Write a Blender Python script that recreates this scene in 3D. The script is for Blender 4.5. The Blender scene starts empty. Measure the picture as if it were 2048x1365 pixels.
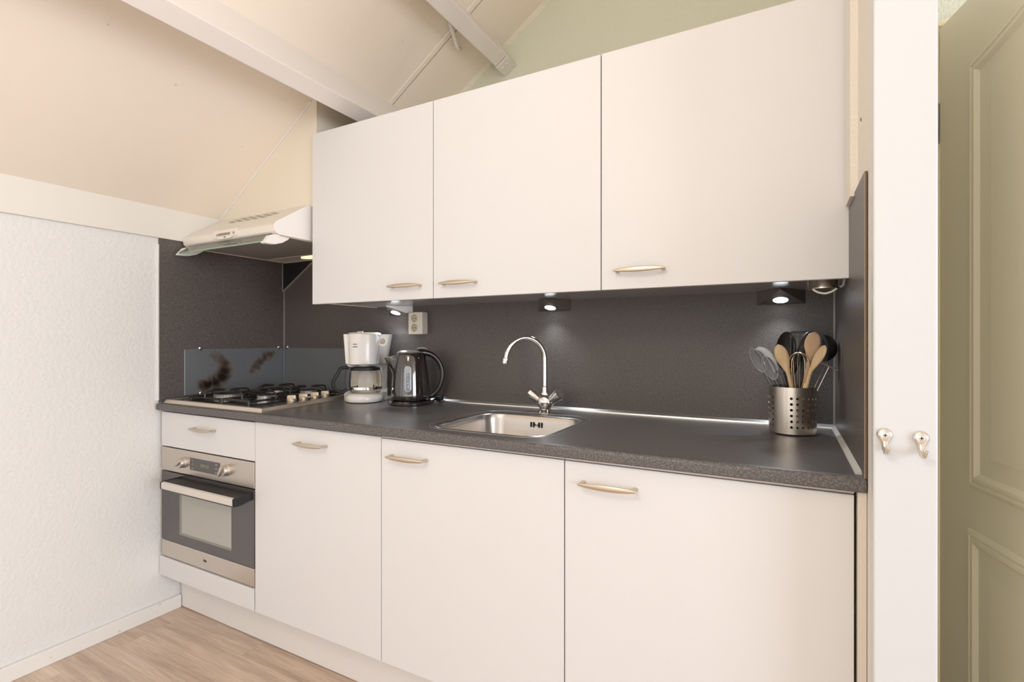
import bpy, bmesh, math, random
from mathutils import Vector, Matrix
random.seed(7)
S = bpy.context.scene
C = S.collection
PI = math.pi

# ------------------------------------------------------------------ camera, light, exposure
EYE = 1.148
cam_d = bpy.data.cameras.new('camera'); cam = bpy.data.objects.new('camera', cam_d); C.objects.link(cam)
cam.location = (0, 0, EYE)
cam.rotation_euler = (math.radians(90 - 0.0334), 0, math.radians(28.328))
cam_d.sensor_width = 36.0; cam_d.sensor_fit = 'HORIZONTAL'
cam_d.lens = 1016.5 / 2048 * 36.0
cam_d.clip_start = 0.02
S.camera = cam
S.view_settings.view_transform = 'Standard'; S.view_settings.look = 'None'
S.view_settings.gamma = 1.0; S.view_settings.use_curve_mapping = False
S.view_settings.exposure = 0.12
W = bpy.data.worlds.new('daylight'); S.world = W; W.use_nodes = True
W.node_tree.nodes['Background'].inputs[0].default_value = (1.0, 0.98, 0.95, 1)
W.node_tree.nodes['Background'].inputs[1].default_value = 1.6

def area(name, loc, target, sx, sy, power, col):
    l = bpy.data.lights.new(name, 'AREA'); l.shape = 'RECTANGLE'; l.size = sx; l.size_y = sy
    l.energy = power; l.color = col
    o = bpy.data.objects.new(name, l); C.objects.link(o); o.location = loc
    o.rotation_euler = (Vector(target) - Vector(loc)).to_track_quat('-Z', 'Y').to_euler()
    return o
DAY = (0.89, 0.965, 1.13)
P_RIGHT, P_FRONT, P_FILL, P_SKY = 61, 30, 26, 1.68
area('right_window_light', (3.17, -0.9, 1.25), (0, -0.9, 1.25), 1.9, 1.4, P_RIGHT, DAY)
area('side_fill_light', (3.17, 0.75, 1.10), (0, 0.75, 1.20), 1.1, 1.7, P_FRONT, DAY)  # added fill from the right for left wall and ceiling, no known door
fill_l = bpy.data.lights.new('ceiling_fill', 'POINT'); fill_l.energy = P_FILL; fill_l.color = (1.0, 0.89, 0.74); fill_l.shadow_soft_size = 0.22  # added unseen point light, brightens the ceiling and the green door
fill_o = bpy.data.objects.new('ceiling_fill', fill_l); C.objects.link(fill_o); fill_o.location = (-0.62, -0.40, 2.05)
W.node_tree.nodes['Background'].inputs[1].default_value = P_SKY

# ------------------------------------------------------------------ materials
def new_mat(name):
    m = bpy.data.materials.new(name); m.use_nodes = True
    nt = m.node_tree; return m, nt, nt.nodes['Principled BSDF']
def mat(name, col, rough=0.5, metal=0.0, spec=0.5, bump=None, var=None, stretch=None, coat=0.0, coat_r=0.05, aniso=0.0):
    """bump=(scale,strength,distance)   var=(scale, colour2, lo, hi)"""
    m, nt, b = new_mat(name)
    b.inputs['Base Color'].default_value = (*col, 1); b.inputs['Roughness'].default_value = rough
    b.inputs['Metallic'].default_value = metal; b.inputs['Specular IOR Level'].default_value = spec
    b.inputs['Coat Weight'].default_value = coat; b.inputs['Coat Roughness'].default_value = coat_r
    b.inputs['Anisotropic'].default_value = aniso
    if bump or var:
        tc = nt.nodes.new('ShaderNodeTexCoord'); mp = nt.nodes.new('ShaderNodeMapping')
        nt.links.new(tc.outputs['Object'], mp.inputs[0])
        if stretch: mp.inputs['Scale'].default_value = stretch
    if bump:
        n = nt.nodes.new('ShaderNodeTexNoise'); n.inputs['Scale'].default_value = bump[0]; n.inputs['Detail'].default_value = 4
        nt.links.new(mp.outputs[0], n.inputs['Vector'])
        bp = nt.nodes.new('ShaderNodeBump'); bp.inputs['Strength'].default_value = bump[1]; bp.inputs['Distance'].default_value = bump[2]
        nt.links.new(n.outputs['Fac'], bp.inputs['Height']); nt.links.new(bp.outputs[0], b.inputs['Normal'])
    if var:
        n = nt.nodes.new('ShaderNodeTexNoise'); n.inputs['Scale'].default_value = var[0]; n.inputs['Detail'].default_value = 3
        nt.links.new(mp.outputs[0], n.inputs['Vector'])
        r = nt.nodes.new('ShaderNodeValToRGB'); r.color_ramp.elements[0].position = var[2]; r.color_ramp.elements[1].position = var[3]
        r.color_ramp.elements[0].color = (*col, 1); r.color_ramp.elements[1].color = (*var[1], 1)
        nt.links.new(n.outputs['Fac'], r.inputs[0]); nt.links.new(r.outputs[0], b.inputs['Base Color'])
    return m
def emis(name, col, st):
    m, nt, b = new_mat(name)
    b.inputs['Base Color'].default_value = (*col, 1); b.inputs['Emission Color'].default_value = (*col, 1); b.inputs['Emission Strength'].default_value = st
    return m
def clear(name, tint, gloss=0.12, rough=0.03, diff=0.0, diffcol=(0.5, 0.5, 0.5), alpha_edge=True):
    """thin clear sheet: transparent + fresnel gloss + a little milky diffuse"""
    m, nt, b = new_mat(name); nt.nodes.remove(b)
    out = nt.nodes['Material Output']
    t = nt.nodes.new('ShaderNodeBsdfTransparent'); t.inputs[0].default_value = (*tint, 1)
    g = nt.nodes.new('ShaderNodeBsdfGlossy'); g.inputs['Roughness'].default_value = rough
    d = nt.nodes.new('ShaderNodeBsdfDiffuse'); d.inputs[0].default_value = (*diffcol, 1)
    m1 = nt.nodes.new('ShaderNodeMixShader'); m1.inputs[0].default_value = diff
    nt.links.new(t.outputs[0], m1.inputs[1]); nt.links.new(d.outputs[0], m1.inputs[2])
    m2 = nt.nodes.new('ShaderNodeMixShader')
    lw = nt.nodes.new('ShaderNodeLayerWeight'); lw.inputs[0].default_value = gloss
    nt.links.new(lw.outputs['Fresnel' if alpha_edge else 'Facing'], m2.inputs[0])
    nt.links.new(m1.outputs[0], m2.inputs[1]); nt.links.new(g.outputs[0], m2.inputs[2])
    nt.links.new(m2.outputs[0], out.inputs[0])
    return m, nt, m1, m2

WHITE = mat('cabinet_white', (0.715, 0.712, 0.715), 0.42, spec=0.4)
WHITE_IN = mat('carcass_white', (0.80, 0.77, 0.74), 0.5)
EDGE = mat('carcass_edge_beige', (0.70, 0.64, 0.56), 0.5)
PLASTER = mat('plaster_white', (0.755, 0.755, 0.735), 0.8, bump=(75, 0.8, 0.0035))
PLASTER_R = mat('plaster_cream', (0.78, 0.73, 0.66), 0.8, bump=(120, 0.5, 0.003))
TRIMP = mat('trim_paint', (0.77, 0.745, 0.68), 0.4)
POSTP = mat('post_paint', (0.635, 0.655, 0.67), 0.35, bump=(6, 0.08, 0.004))
BASEP = mat('baseboard_paint', (0.80, 0.785, 0.745), 0.45)
CEIL = mat('ceiling_paint', (0.88, 0.79, 0.68), 0.55, bump=(9, 0.10, 0.01), stretch=(1, 3, 1))
BEAMP = mat('beam_paint', (0.80, 0.75, 0.70), 0.45, bump=(14, 0.08, 0.004), stretch=(1, 0.2, 1))
BOXP = mat('duct_box_paint', (0.80, 0.73, 0.60), 0.5, bump=(30, 0.06, 0.003))
GREEN = mat('gable_green', (0.68, 0.69, 0.56), 0.8, bump=(110, 0.6, 0.004))
GREENP = mat('pale_green_plaster', (0.66, 0.67, 0.55), 0.8, bump=(130, 0.8, 0.004))
DOORP = mat('door_green', (0.86, 0.84, 0.665), 0.42, bump=(90, 0.18, 0.002), stretch=(1, 1, 0.06))
def laminate(name, a, b2, rough, sc=420, bmp=0.05):
    m = mat(name, a, rough, var=(sc, b2, 0.42, 0.66), bump=(500, bmp, 0.001)); return m
SPLASH = laminate('splash_laminate', (0.066, 0.056, 0.051), (0.182, 0.158, 0.144), 0.40, sc=430)
TOPL = laminate('worktop_laminate', (0.094, 0.090, 0.091), (0.160, 0.153, 0.153), 0.28, sc=330, bmp=0.08)
NOSE = laminate('worktop_edge_laminate', (0.078, 0.071, 0.069), (0.165, 0.151, 0.147), 0.42, sc=240, bmp=0.1)
ALU = mat('aluminium', (0.75, 0.74, 0.72), 0.30, metal=0.9)
SILI = mat('silicone', (0.62, 0.61, 0.58), 0.35, spec=0.6)
STRIPM = mat('seam_strip', (0.42, 0.38, 0.35), 0.4, metal=0.3)
STEEL = mat('brushed_steel', (0.66, 0.60, 0.54), 0.33, metal=1.0, bump=(40, 0.05, 0.0008), stretch=(1, 1, 30))
STEEL_S = mat('sink_steel', (0.60, 0.57, 0.54), 0.28, metal=1.0, bump=(30, 0.03, 0.001), stretch=(1, 8, 1))
STEEL_B = mat('beaker_steel', (0.62, 0.56, 0.50), 0.27, metal=1.0, bump=(60, 0.06, 0.0006), stretch=(1, 1, 0.03))
STEEL_D = mat('lamp_steel', (0.46, 0.43, 0.39), 0.38, metal=1.0)
SATIN = mat('satin_knob', (0.60, 0.55, 0.49), 0.45, metal=0.85)
NICKEL = mat('satin_nickel', (0.62, 0.54, 0.43), 0.32, metal=1.0)
CHROME = mat('chrome', (0.82, 0.81, 0.80), 0.06, metal=1.0)
HOOKM = mat('polished_nickel', (0.74, 0.705, 0.655), 0.22, metal=1.0)
BLACKG = mat('oven_glass_black', (0.06, 0.054, 0.052), 0.12, spec=1.0)
WINDOWG = mat('oven_window', (0.22, 0.205, 0.185), 0.10, spec=1.0)
DISP = mat('display_dark', (0.07, 0.064, 0.064), 0.2, spec=0.8)
BLACKP = mat('black_plastic', (0.018, 0.017, 0.018), 0.45, spec=0.35)
BLACKN = mat('black_nylon', (0.017, 0.017, 0.018), 0.5, spec=0.35)
GREYN = mat('grey_nylon', (0.055, 0.056, 0.062), 0.5)
ENAMEL = mat('black_enamel', (0.020, 0.017, 0.016), 0.3, bump=(200, 0.1, 0.001))
HOBTOP = mat('hob_surface', (0.045, 0.042, 0.040), 0.12, spec=1.0, coat=0.4)
HOBRIM = mat('hob_rim_steel', (0.72, 0.64, 0.54), 0.35, metal=0.85)
BURN = mat('burner_alloy', (0.62, 0.60, 0.58), 0.4, metal=0.7)
BRASS = mat('warm_steel', (0.62, 0.50, 0.36), 0.35, metal=1.0)
KNOBM = mat('hob_knob_beige', (0.50, 0.42, 0.32), 0.4, metal=0.7)
HOODW = mat('hood_enamel', (0.80, 0.745, 0.675), 0.3, coat=0.2)
HOODP = mat('hood_cheek_plastic', (0.88, 0.85, 0.82), 0.3)
FILTER = mat('filter_mesh', (0.46, 0.42, 0.38), 0.5, metal=0.15, var=(700, (0.30, 0.27, 0.245), 0.4, 0.6), bump=(800, 0.3, 0.001))
CREAMP = mat('appliance_plastic', (0.80, 0.77, 0.73), 0.25, coat=0.3)
CREAMS = mat('appliance_plastic_yellowed', (0.74, 0.68, 0.58), 0.3)
KETTLE = mat('kettle_plastic', (0.016, 0.011, 0.009), 0.06, spec=0.9, coat=1.0, coat_r=0.03)
KETTLEH = mat('kettle_handle_plastic', (0.016, 0.011, 0.009), 0.22, spec=0.6)
KLID = mat('kettle_lid_grey', (0.34, 0.34, 0.35), 0.25, metal=0.3)
GAUGE = mat('gauge_plastic', (0.42, 0.45, 0.48), 0.25)
GAUGE_D = mat('gauge_inner', (0.22, 0.25, 0.29), 0.2)
SOCK = mat('socket_ivory', (0.80, 0.74, 0.62), 0.35)
SOCKD = mat('socket_dark', (0.16, 0.12, 0.08), 0.5)
WOOD1 = mat('spoon_wood', (0.62, 0.43, 0.22), 0.5, var=(60, (0.74, 0.57, 0.36), 0.35, 0.65), stretch=(1, 1, 0.15))
WOOD2 = mat('spoon_wood_pink', (0.56, 0.36, 0.21), 0.5, var=(60, (0.68, 0.50, 0.34), 0.35, 0.65), stretch=(1, 1, 0.15))
INK = mat('ink_dark', (0.06, 0.05, 0.05), 0.5)
INKW = mat('ink_white', (0.85, 0.84, 0.82), 0.4)
SLOT = mat('slot_dark', (0.10, 0.085, 0.07), 0.6)
DARK = mat('dark_gap', (0.02, 0.018, 0.016), 0.8)
LED = emis('led_lens', (0.85, 0.93, 1.0), 9.0)
HOODLAMP = emis('hood_lamp_lens', (1.0, 0.83, 0.52), 1.0)
CLOCK = emis('clock_digits', (0.30, 0.30, 0.16), 0.06)
TINT = mat('caulk_yellowed', (0.80, 0.76, 0.62), 0.5)

# floor: oak laminate planks running along the kitchen
FLOOR, nt, b = new_mat('floor_laminate')
tc = nt.nodes.new('ShaderNodeTexCoord'); mp = nt.nodes.new('ShaderNodeMapping'); nt.links.new(tc.outputs['Object'], mp.inputs[0])
mp.inputs['Location'].default_value = (0.529, 0.084, 0)
br = nt.nodes.new('ShaderNodeTexBrick'); br.inputs['Scale'].default_value = 1; br.inputs['Brick Width'].default_value = 1.22; br.inputs['Row Height'].default_value = 0.178
br.inputs['Mortar Size'].default_value = 0.0005; br.inputs['Mortar Smooth'].default_value = 0.4; br.offset = 0.37
br.inputs['Color1'].default_value = (0.58, 0.455, 0.36, 1); br.inputs['Color2'].default_value = (0.70, 0.575, 0.475, 1); br.inputs['Mortar'].default_value = (0.48, 0.37, 0.29, 1)
nt.links.new(mp.outputs[0], br.inputs['Vector'])
mp2 = nt.nodes.new('ShaderNodeMapping'); mp2.inputs['Scale'].default_value = (0.55, 8.5, 1); nt.links.new(tc.outputs['Object'], mp2.inputs[0])
add = nt.nodes.new('ShaderNodeVectorMath'); add.operation = 'ADD'; sc = nt.nodes.new('ShaderNodeVectorMath'); sc.operation = 'SCALE'; sc.inputs['Scale'].default_value = 14
nt.links.new(br.outputs['Color'], sc.inputs[0]); nt.links.new(mp2.outputs[0], add.inputs[0]); nt.links.new(sc.outputs[0], add.inputs[1])
n1 = nt.nodes.new('ShaderNodeTexNoise'); n1.inputs['Scale'].default_value = 2.6; n1.inputs['Detail'].default_value = 9; n1.inputs['Distortion'].default_value = 0.7; n1.inputs['Roughness'].default_value = 0.62
nt.links.new(add.outputs[0], n1.inputs['Vector'])
rp = nt.nodes.new('ShaderNodeValToRGB'); rp.color_ramp.elements[0].position = 0.30; rp.color_ramp.elements[0].color = (0.74, 0.69, 0.66, 1); rp.color_ramp.elements[1].position = 0.62; rp.color_ramp.elements[1].color = (1.12, 1.10, 1.08, 1)
nt.links.new(n1.outputs['Fac'], rp.inputs[0])
mp3 = nt.nodes.new('ShaderNodeMapping'); mp3.inputs['Scale'].default_value = (9, 170, 1); nt.links.new(tc.outputs['Object'], mp3.inputs[0])
n2 = nt.nodes.new('ShaderNodeTexNoise'); n2.inputs['Scale'].default_value = 1.0; n2.inputs['Detail'].default_value = 4; n2.inputs['Distortion'].default_value = .8; nt.links.new(mp3.outputs[0], n2.inputs['Vector'])
r2 = nt.nodes.new('ShaderNodeMapRange'); r2.inputs['From Min'].default_value = .3; r2.inputs['From Max'].default_value = .65; r2.inputs['To Min'].default_value = .86; r2.inputs['To Max'].default_value = 1.05; nt.links.new(n2.outputs['Fac'], r2.inputs['Value'])
mg = nt.nodes.new('ShaderNodeMix'); mg.data_type = 'RGBA'; mg.blend_type = 'MULTIPLY'; mg.inputs['Factor'].default_value = 1
nt.links.new(rp.outputs[0], mg.inputs['A']); nt.links.new(r2.outputs[0], mg.inputs['B'])
mx = nt.nodes.new('ShaderNodeMix'); mx.data_type = 'RGBA'; mx.blend_type = 'MULTIPLY'; mx.inputs['Factor'].default_value = 1
nt.links.new(br.outputs['Color'], mx.inputs['A']); nt.links.new(mg.outputs['Result'], mx.inputs['B']); nt.links.new(mx.outputs['Result'], b.inputs['Base Color'])
b.inputs['Roughness'].default_value = 0.42

GLASS, *_ = clear('carafe_glass', (0.93, 0.91, 0.86), 0.16, 0.02, 0.04, (0.75, 0.68, 0.5))
VISOR, *_ = clear('visor_glass', (0.82, 0.88, 0.80), 0.25, 0.05, 0.25, (0.66, 0.69, 0.58))  # pale green diffuse stands in for reflections on the visor
PLASTICC, *_ = clear('clear_plastic', (0.90, 0.92, 0.95), 0.30, 0.06, 0.07, (0.75, 0.78, 0.85))
PLASTICR, *_ = clear('clear_plastic_edge', (0.92, 0.94, 0.97), 0.5, 0.1, 0.45, (0.80, 0.83, 0.90))
GEDGE = mat('glass_edge_green', (0.30, 0.48, 0.38), 0.15)
GEDGE2 = mat('glass_edge_pale', (0.30, 0.36, 0.38), 0.15)
GUARD, *_ = clear('guard_glass', (0.93, 0.95, 0.97), 0.14, 0.12, 0.125, (0.55, 0.595, 0.63))
# the left guard carries two brown scorch marks
def burnt_glass():
    m, nt, m1, m2 = clear('guard_glass_scorched', (0.93, 0.95, 0.97), 0.14, 0.12, 0.12, (0.55, 0.595, 0.63))
    out = nt.nodes['Material Output']
    tc = nt.nodes.new('ShaderNodeTexCoord')
    nz = nt.nodes.new('ShaderNodeTexNoise'); nz.inputs['Scale'].default_value = 28; nz.inputs['Detail'].default_value = 5
    nt.links.new(tc.outputs['Object'], nz.inputs['Vector'])
    sub = nt.nodes.new('ShaderNodeVectorMath'); sub.operation = 'SUBTRACT'; sub.inputs[1].default_value = (0.5, 0.5, 0.5)
    nt.links.new(nz.outputs['Color'], sub.inputs[0])
    sca = nt.nodes.new('ShaderNodeVectorMath'); sca.operation = 'SCALE'; sca.inputs['Scale'].default_value = 0.06
    nt.links.new(sub.outputs[0], sca.inputs[0])
    ad = nt.nodes.new('ShaderNodeVectorMath'); ad.operation = 'ADD'; nt.links.new(tc.outputs['Object'], ad.inputs[0]); nt.links.new(sca.outputs[0], ad.inputs[1])
    prev = None
    for (y, z, r, a) in ((1.400, 1.078, .026, .45), (1.425, 1.060, .028, .6), (1.443, 1.035, .032, .8), (1.448, 1.008, .036, .95), (1.432, 0.982, .038, 1), (1.402, 0.962, .036, 1), (1.368, 0.950, .032, 1), (1.340, 0.946, .026, .9),
                         (1.700, 1.084, .020, .5), (1.678, 1.078, .026, .7), (1.650, 1.066, .027, .8), (1.628, 1.046, .024, .75), (1.606, 1.022, .024, .7), (1.590, 1.000, .022, .6)):
        sb = nt.nodes.new('ShaderNodeVectorMath'); sb.operation = 'SUBTRACT'; sb.inputs[1].default_value = (GX, y, z); nt.links.new(ad.outputs[0], sb.inputs[0])
        mu = nt.nodes.new('ShaderNodeVectorMath'); mu.operation = 'MULTIPLY'; mu.inputs[1].default_value = (0, 1, 1); nt.links.new(sb.outputs[0], mu.inputs[0])
        ln = nt.nodes.new('ShaderNodeVectorMath'); ln.operation = 'LENGTH'; nt.links.new(mu.outputs[0], ln.inputs[0])
        mr = nt.nodes.new('ShaderNodeMapRange'); mr.interpolation_type = 'SMOOTHSTEP'
        mr.inputs['From Min'].default_value = r * 1.45; mr.inputs['From Max'].default_value = r * 0.1; mr.inputs['To Min'].default_value = 0; mr.inputs['To Max'].default_value = a
        nt.links.new(ln.outputs['Value'], mr.inputs['Value'])
        if prev is None: prev = mr.outputs[0]
        else:
            mm = nt.nodes.new('ShaderNodeMath'); mm.operation = 'SMOOTH_MAX'; mm.inputs[2].default_value = .14; mm.use_clamp = True; nt.links.new(prev, mm.inputs[0]); nt.links.new(mr.outputs[0], mm.inputs[1]); prev = mm.outputs[0]
    cl = nt.nodes.new('ShaderNodeMapRange'); cl.inputs['From Min'].default_value = .12; cl.inputs['From Max'].default_value = 1.08; nt.links.new(prev, cl.inputs['Value']); prev = cl.outputs[0]
    soot = nt.nodes.new('ShaderNodeBsdfDiffuse'); rr = nt.nodes.new('ShaderNodeValToRGB')
    rr.color_ramp.elements[0].color = (0.22, 0.12, 0.055, 1); rr.color_ramp.elements[1].color = (0.014, 0.009, 0.006, 1); rr.color_ramp.elements[1].position = 0.85
    nt.links.new(prev, rr.inputs[0]); nt.links.new(rr.outputs[0], soot.inputs[0])
    mf = nt.nodes.new('ShaderNodeMixShader'); nt.links.new(prev, mf.inputs[0]); nt.links.new(m2.outputs[0], mf.inputs[1]); nt.links.new(soot.outputs[0], mf.inputs[2])
    nt.links.new(mf.outputs[0], out.inputs[0])
    return m
GX = -2.29
GUARDB = burnt_glass()

# ------------------------------------------------------------------ mesh helpers
class MB:
    def __init__(s): s.v = []; s.f = []
    def add(s, vs, fs):
        o = len(s.v); s.v += [tuple(x) for x in vs]; s.f += [tuple(i + o for i in f) for f in fs]; return s
    def box(s, x0, x1, y0, y1, z0, z1):
        return s.add([(x0, y0, z0), (x1, y0, z0), (x1, y1, z0), (x0, y1, z0), (x0, y0, z1), (x1, y0, z1), (x1, y1, z1), (x0, y1, z1)],
                     [(0, 3, 2, 1), (4, 5, 6, 7), (0, 1, 5, 4), (1, 2, 6, 5), (2, 3, 7, 6), (3, 0, 4, 7)])
    def prism(s, poly, a, b, axis='x'):
        """poly: 2D points in the plane normal to axis, extruded from a to b"""
        def P(p, t):
            return (t, p[0], p[1]) if axis == 'x' else (p[0], t, p[1]) if axis == 'y' else (p[0], p[1], t)
        n = len(poly)
        return s.add([P(p, a) for p in poly] + [P(p, b) for p in poly],
                     [tuple(range(n)), tuple(range(2 * n - 1, n - 1, -1))] + [(i, i + n, (i + 1) % n + n, (i + 1) % n) for i in range(n)])
    def rings(s, rings, cap=True, close=False):
        n = len(rings[0]); o = len(s.v)
        for r in rings: s.v += [tuple(p) for p in r]
        m = len(rings)
        for k in range(m if close else m - 1):
            k2 = (k + 1) % m
            for i in range(n):
                j = (i + 1) % n
                s.f.append((o + k * n + i, o + k * n + j, o + k2 * n + j, o + k2 * n + i))
        if cap and not close:
            s.f.append(tuple(o + i for i in range(n - 1, -1, -1))); s.f.append(tuple(o + (m - 1) * n + i for i in range(n)))
        return s
    def lathe(s, prof, cx=0, cy=0, n=48, sx=1, sy=1, cap=True):
        return s.rings([[(cx + r * sx * math.cos(2 * PI * i / n), cy + r * sy * math.sin(2 * PI * i / n), z) for i in range(n)] for r, z in prof], cap)
    def loft(s, pts, aw, bw, n=16, ex=2.0, close=False):
        """pts centre points; aw/bw: half-axis vectors per point"""
        R = []
        for p, a, b in zip(pts, aw, bw):
            p = Vector(p); a = Vector(a); b = Vector(b); ring = []
            for i in range(n):
                t = 2 * PI * i / n; c, q = math.cos(t), math.sin(t)
                c = math.copysign(abs(c) ** (2 / ex), c); q = math.copysign(abs(q) ** (2 / ex), q)
                ring.append(p + a * c + b * q)
            R.append(ring)
        return s.rings(R, True, close)
    def tube(s, pts, r, n=12, close=False):
        pts = [Vector(p) for p in pts]; m = len(pts); rs = r if isinstance(r, (list, tuple)) else [r] * m
        up = None; A = []; B = []
        for i in range(m):
            t = (pts[(i + 1) % m] - pts[i - 1]) if close else (pts[min(i + 1, m - 1)] - pts[max(i - 1, 0)])
            t.normalize()
            if up is None:
                up = Vector((0, 0, 1)) if abs(t.z) < 0.9 else Vector((1, 0, 0))
            a = up - t * up.dot(t); a.normalize(); up = a
            bb = t.cross(a); A.append(a * rs[i]); B.append(bb * rs[i])
        return s.loft(pts, A, B, n, 2.0, close)
    def disc_dir(s, c, d, prof, n=32, sq=None):
        """lathe around direction d from point c: prof=(r,h)"""
        d = Vector(d).normalized(); up = Vector((0, 0, 1)) if abs(d.z) < 0.9 else Vector((1, 0, 0))
        a = up.cross(d).normalized(); b = d.cross(a); c = Vector(c)
        return s.rings([[c + d * h + a * (r * math.cos(2 * PI * i / n)) + b * (r * math.sin(2 * PI * i / n)) for i in range(n)] for r, h in prof])
    def build(s, name, m, parent=None, smooth=False, bevel=0, off=None, seg=2, angle=35, weld=False):
        me = bpy.data.meshes.new(name)
        vs = s.v if off is None else [(x - off[0], y - off[1], z - off[2]) for x, y, z in s.v]
        me.from_pydata(vs, [], s.f); me.update()
        bm = bmesh.new(); bm.from_mesh(me)
        if weld: bmesh.ops.remove_doubles(bm, verts=bm.verts, dist=.00004)
        bmesh.ops.recalc_face_normals(bm, faces=bm.faces); bm.to_mesh(me); bm.free()
        me.materials.append(m)
        o = bpy.data.objects.new(name, me); C.objects.link(o)
        if parent: o.parent = parent
        if bevel:
            b = o.modifiers.new('bevel', 'BEVEL'); b.width = bevel; b.segments = seg; b.limit_method = 'ANGLE'; b.angle_limit = math.radians(30)
            b.harden_normals = False
        if smooth:
            me.polygons.foreach_set('use_smooth', [True] * len(me.polygons))
            bm = bmesh.new(); bm.from_mesh(me)
            for e in bm.edges:
                if len(e.link_faces) == 2 and e.calc_face_angle(0) > math.radians(angle): e.smooth = False
            bm.to_mesh(me); bm.free()
        return o
def box(*a): return MB().box(*a)
def tag(o, label=None, cat=None, group=None, kind=None):
    if label: o['label'] = label
    if cat: o['category'] = cat
    if group: o['group'] = group
    if kind: o['kind'] = kind
    return o
def thing(name, label, cat, loc=(0, 0, 0), rz=0, group=None):
    o = bpy.data.objects.new(name, None); C.objects.link(o); o.location = loc; o.rotation_euler = (0, 0, rz); o.empty_display_size = 0.05
    return tag(o, label, cat, group)
def struct(name, mb, m, parent=None, **k):
    o = mb.build(name, m, parent, **k); o['kind'] = 'structure'; return o
def text(name, s, size, loc, rot, m, parent, ext=0.0004, sx=1.0, al='CENTER'):
    c = bpy.data.curves.new(name, 'FONT'); c.body = s; c.size = size; c.extrude = ext; c.align_x = al; c.align_y = 'CENTER'
    c.materials.append(m); o = bpy.data.objects.new(name, c); C.objects.link(o); o.location = loc; o.rotation_euler = rot; o.scale = (sx, 1, 1)
    dg = bpy.context.evaluated_depsgraph_get(); me = bpy.data.meshes.new_from_object(o.evaluated_get(dg))
    q = bpy.data.objects.new(name, me); q.matrix_basis = o.matrix_basis.copy(); q.location = loc; q.rotation_euler = rot; q.scale = (sx, 1, 1)
    bpy.data.objects.remove(o); bpy.data.curves.remove(c); C.objects.link(q); q.parent = parent; return q
def copy_tree(o, parent=None):
    c = o.copy(); C.objects.link(c); c.parent = parent
    for ch in o.children: copy_tree(ch, c)
    return c
def smoothstep(a, b, x):
    t = max(0, min(1, (x - a) / (b - a))); return t * t * (3 - 2 * t)
def bez(p0, p1, p2, p3, n):
    p0, p1, p2, p3 = map(Vector, (p0, p1, p2, p3)); return [((1 - t) ** 3) * p0 + 3 * ((1 - t) ** 2) * t * p1 + 3 * (1 - t) * t * t * p2 + t ** 3 * p3 for t in [i / n for i in range(n + 1)]]
def crom(pts, n=6):
    P = [Vector(p) for p in pts]; P = [P[0] * 2 - P[1]] + P + [P[-1] * 2 - P[-2]]; out = []
    for i in range(1, len(P) - 2):
        for k in range(n):
            t = k / n; a, b, c, d = P[i - 1], P[i], P[i + 1], P[i + 2]
            out.append(0.5 * ((2 * b) + (c - a) * t + (2 * a - 5 * b + 4 * c - d) * t * t + (3 * b - a - 3 * c + d) * t ** 3))
    out.append(P[-2]); return out

# ------------------------------------------------------------------ the room
XL, XR, YB, YG = -2.308, 0.127, 1.770, 2.035       # left wall, right splash face, splash face, gable wall
SL = 0.678; ZL = 1.700                             # roof slope and its height at the left wall
def zc(x): return ZL + SL * (x + 2.306)
NL = math.hypot(1, SL); CN = (-SL / NL, 1 / NL)    # ceiling normal (upwards) in x,z
RX = 0.62; RZ = zc(RX); XE = 3.25
struct('floor', box(XL - .1, XE, -2.9, 2.3, -0.1, 0), FLOOR)
struct('wall_left', MB().box(XL - .12, XL, -.9, 2.15, 0, 1.72).box(XL - .12, XL, -2.9, -2.3, 0, 1.72).box(XL - .12, XL, -2.3, -.9, 0, .5).box(XL - .12, XL, -2.3, -.9, 1.6, 1.72), PLASTER)
struct('wall_back', box(XL, 0.20, YB + .012, YB + .03, 0, 1.96), PLASTER_R)
struct('wall_gable', MB().prism([(XL, 1.4), (1.4, 1.4), (1.4, zc(RX) - SL * (1.4 - RX) + .05), (RX, RZ + .05), (XL, zc(XL) + .05)], YG, YG + .1, 'y'), GREEN)
# partition on the right of the kitchen, running out from the wall, with the painted post on its end
struct('wall_right', box(0.135, 0.205, 1.092, YG, 0, zc(.17) + .02), PLASTER_R)
struct('trim_1', box(0.1325, 0.2205, 1.068, 1.092, 0, zc(.17) + .02), POSTP, bevel=.003)
struct('trim_2', box(0.121, 0.135, 1.305, 1.40, 1.4578, zc(.12) + .01), PLASTER_R)
# wall with the doorway, right of the partition
struct('wall_doorway', MB().box(0.205, 0.36, 1.80, 1.90, 0, 3.2).box(0.36, 1.22, 1.80, 1.90, 2.012, 3.2).box(1.22, XE, 1.80, 1.90, 0, 3.2), GREENP)
struct('wall_hallway', box(0.2, 1.6, 2.9, 2.95, 0, 2.6), PLASTER)
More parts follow.
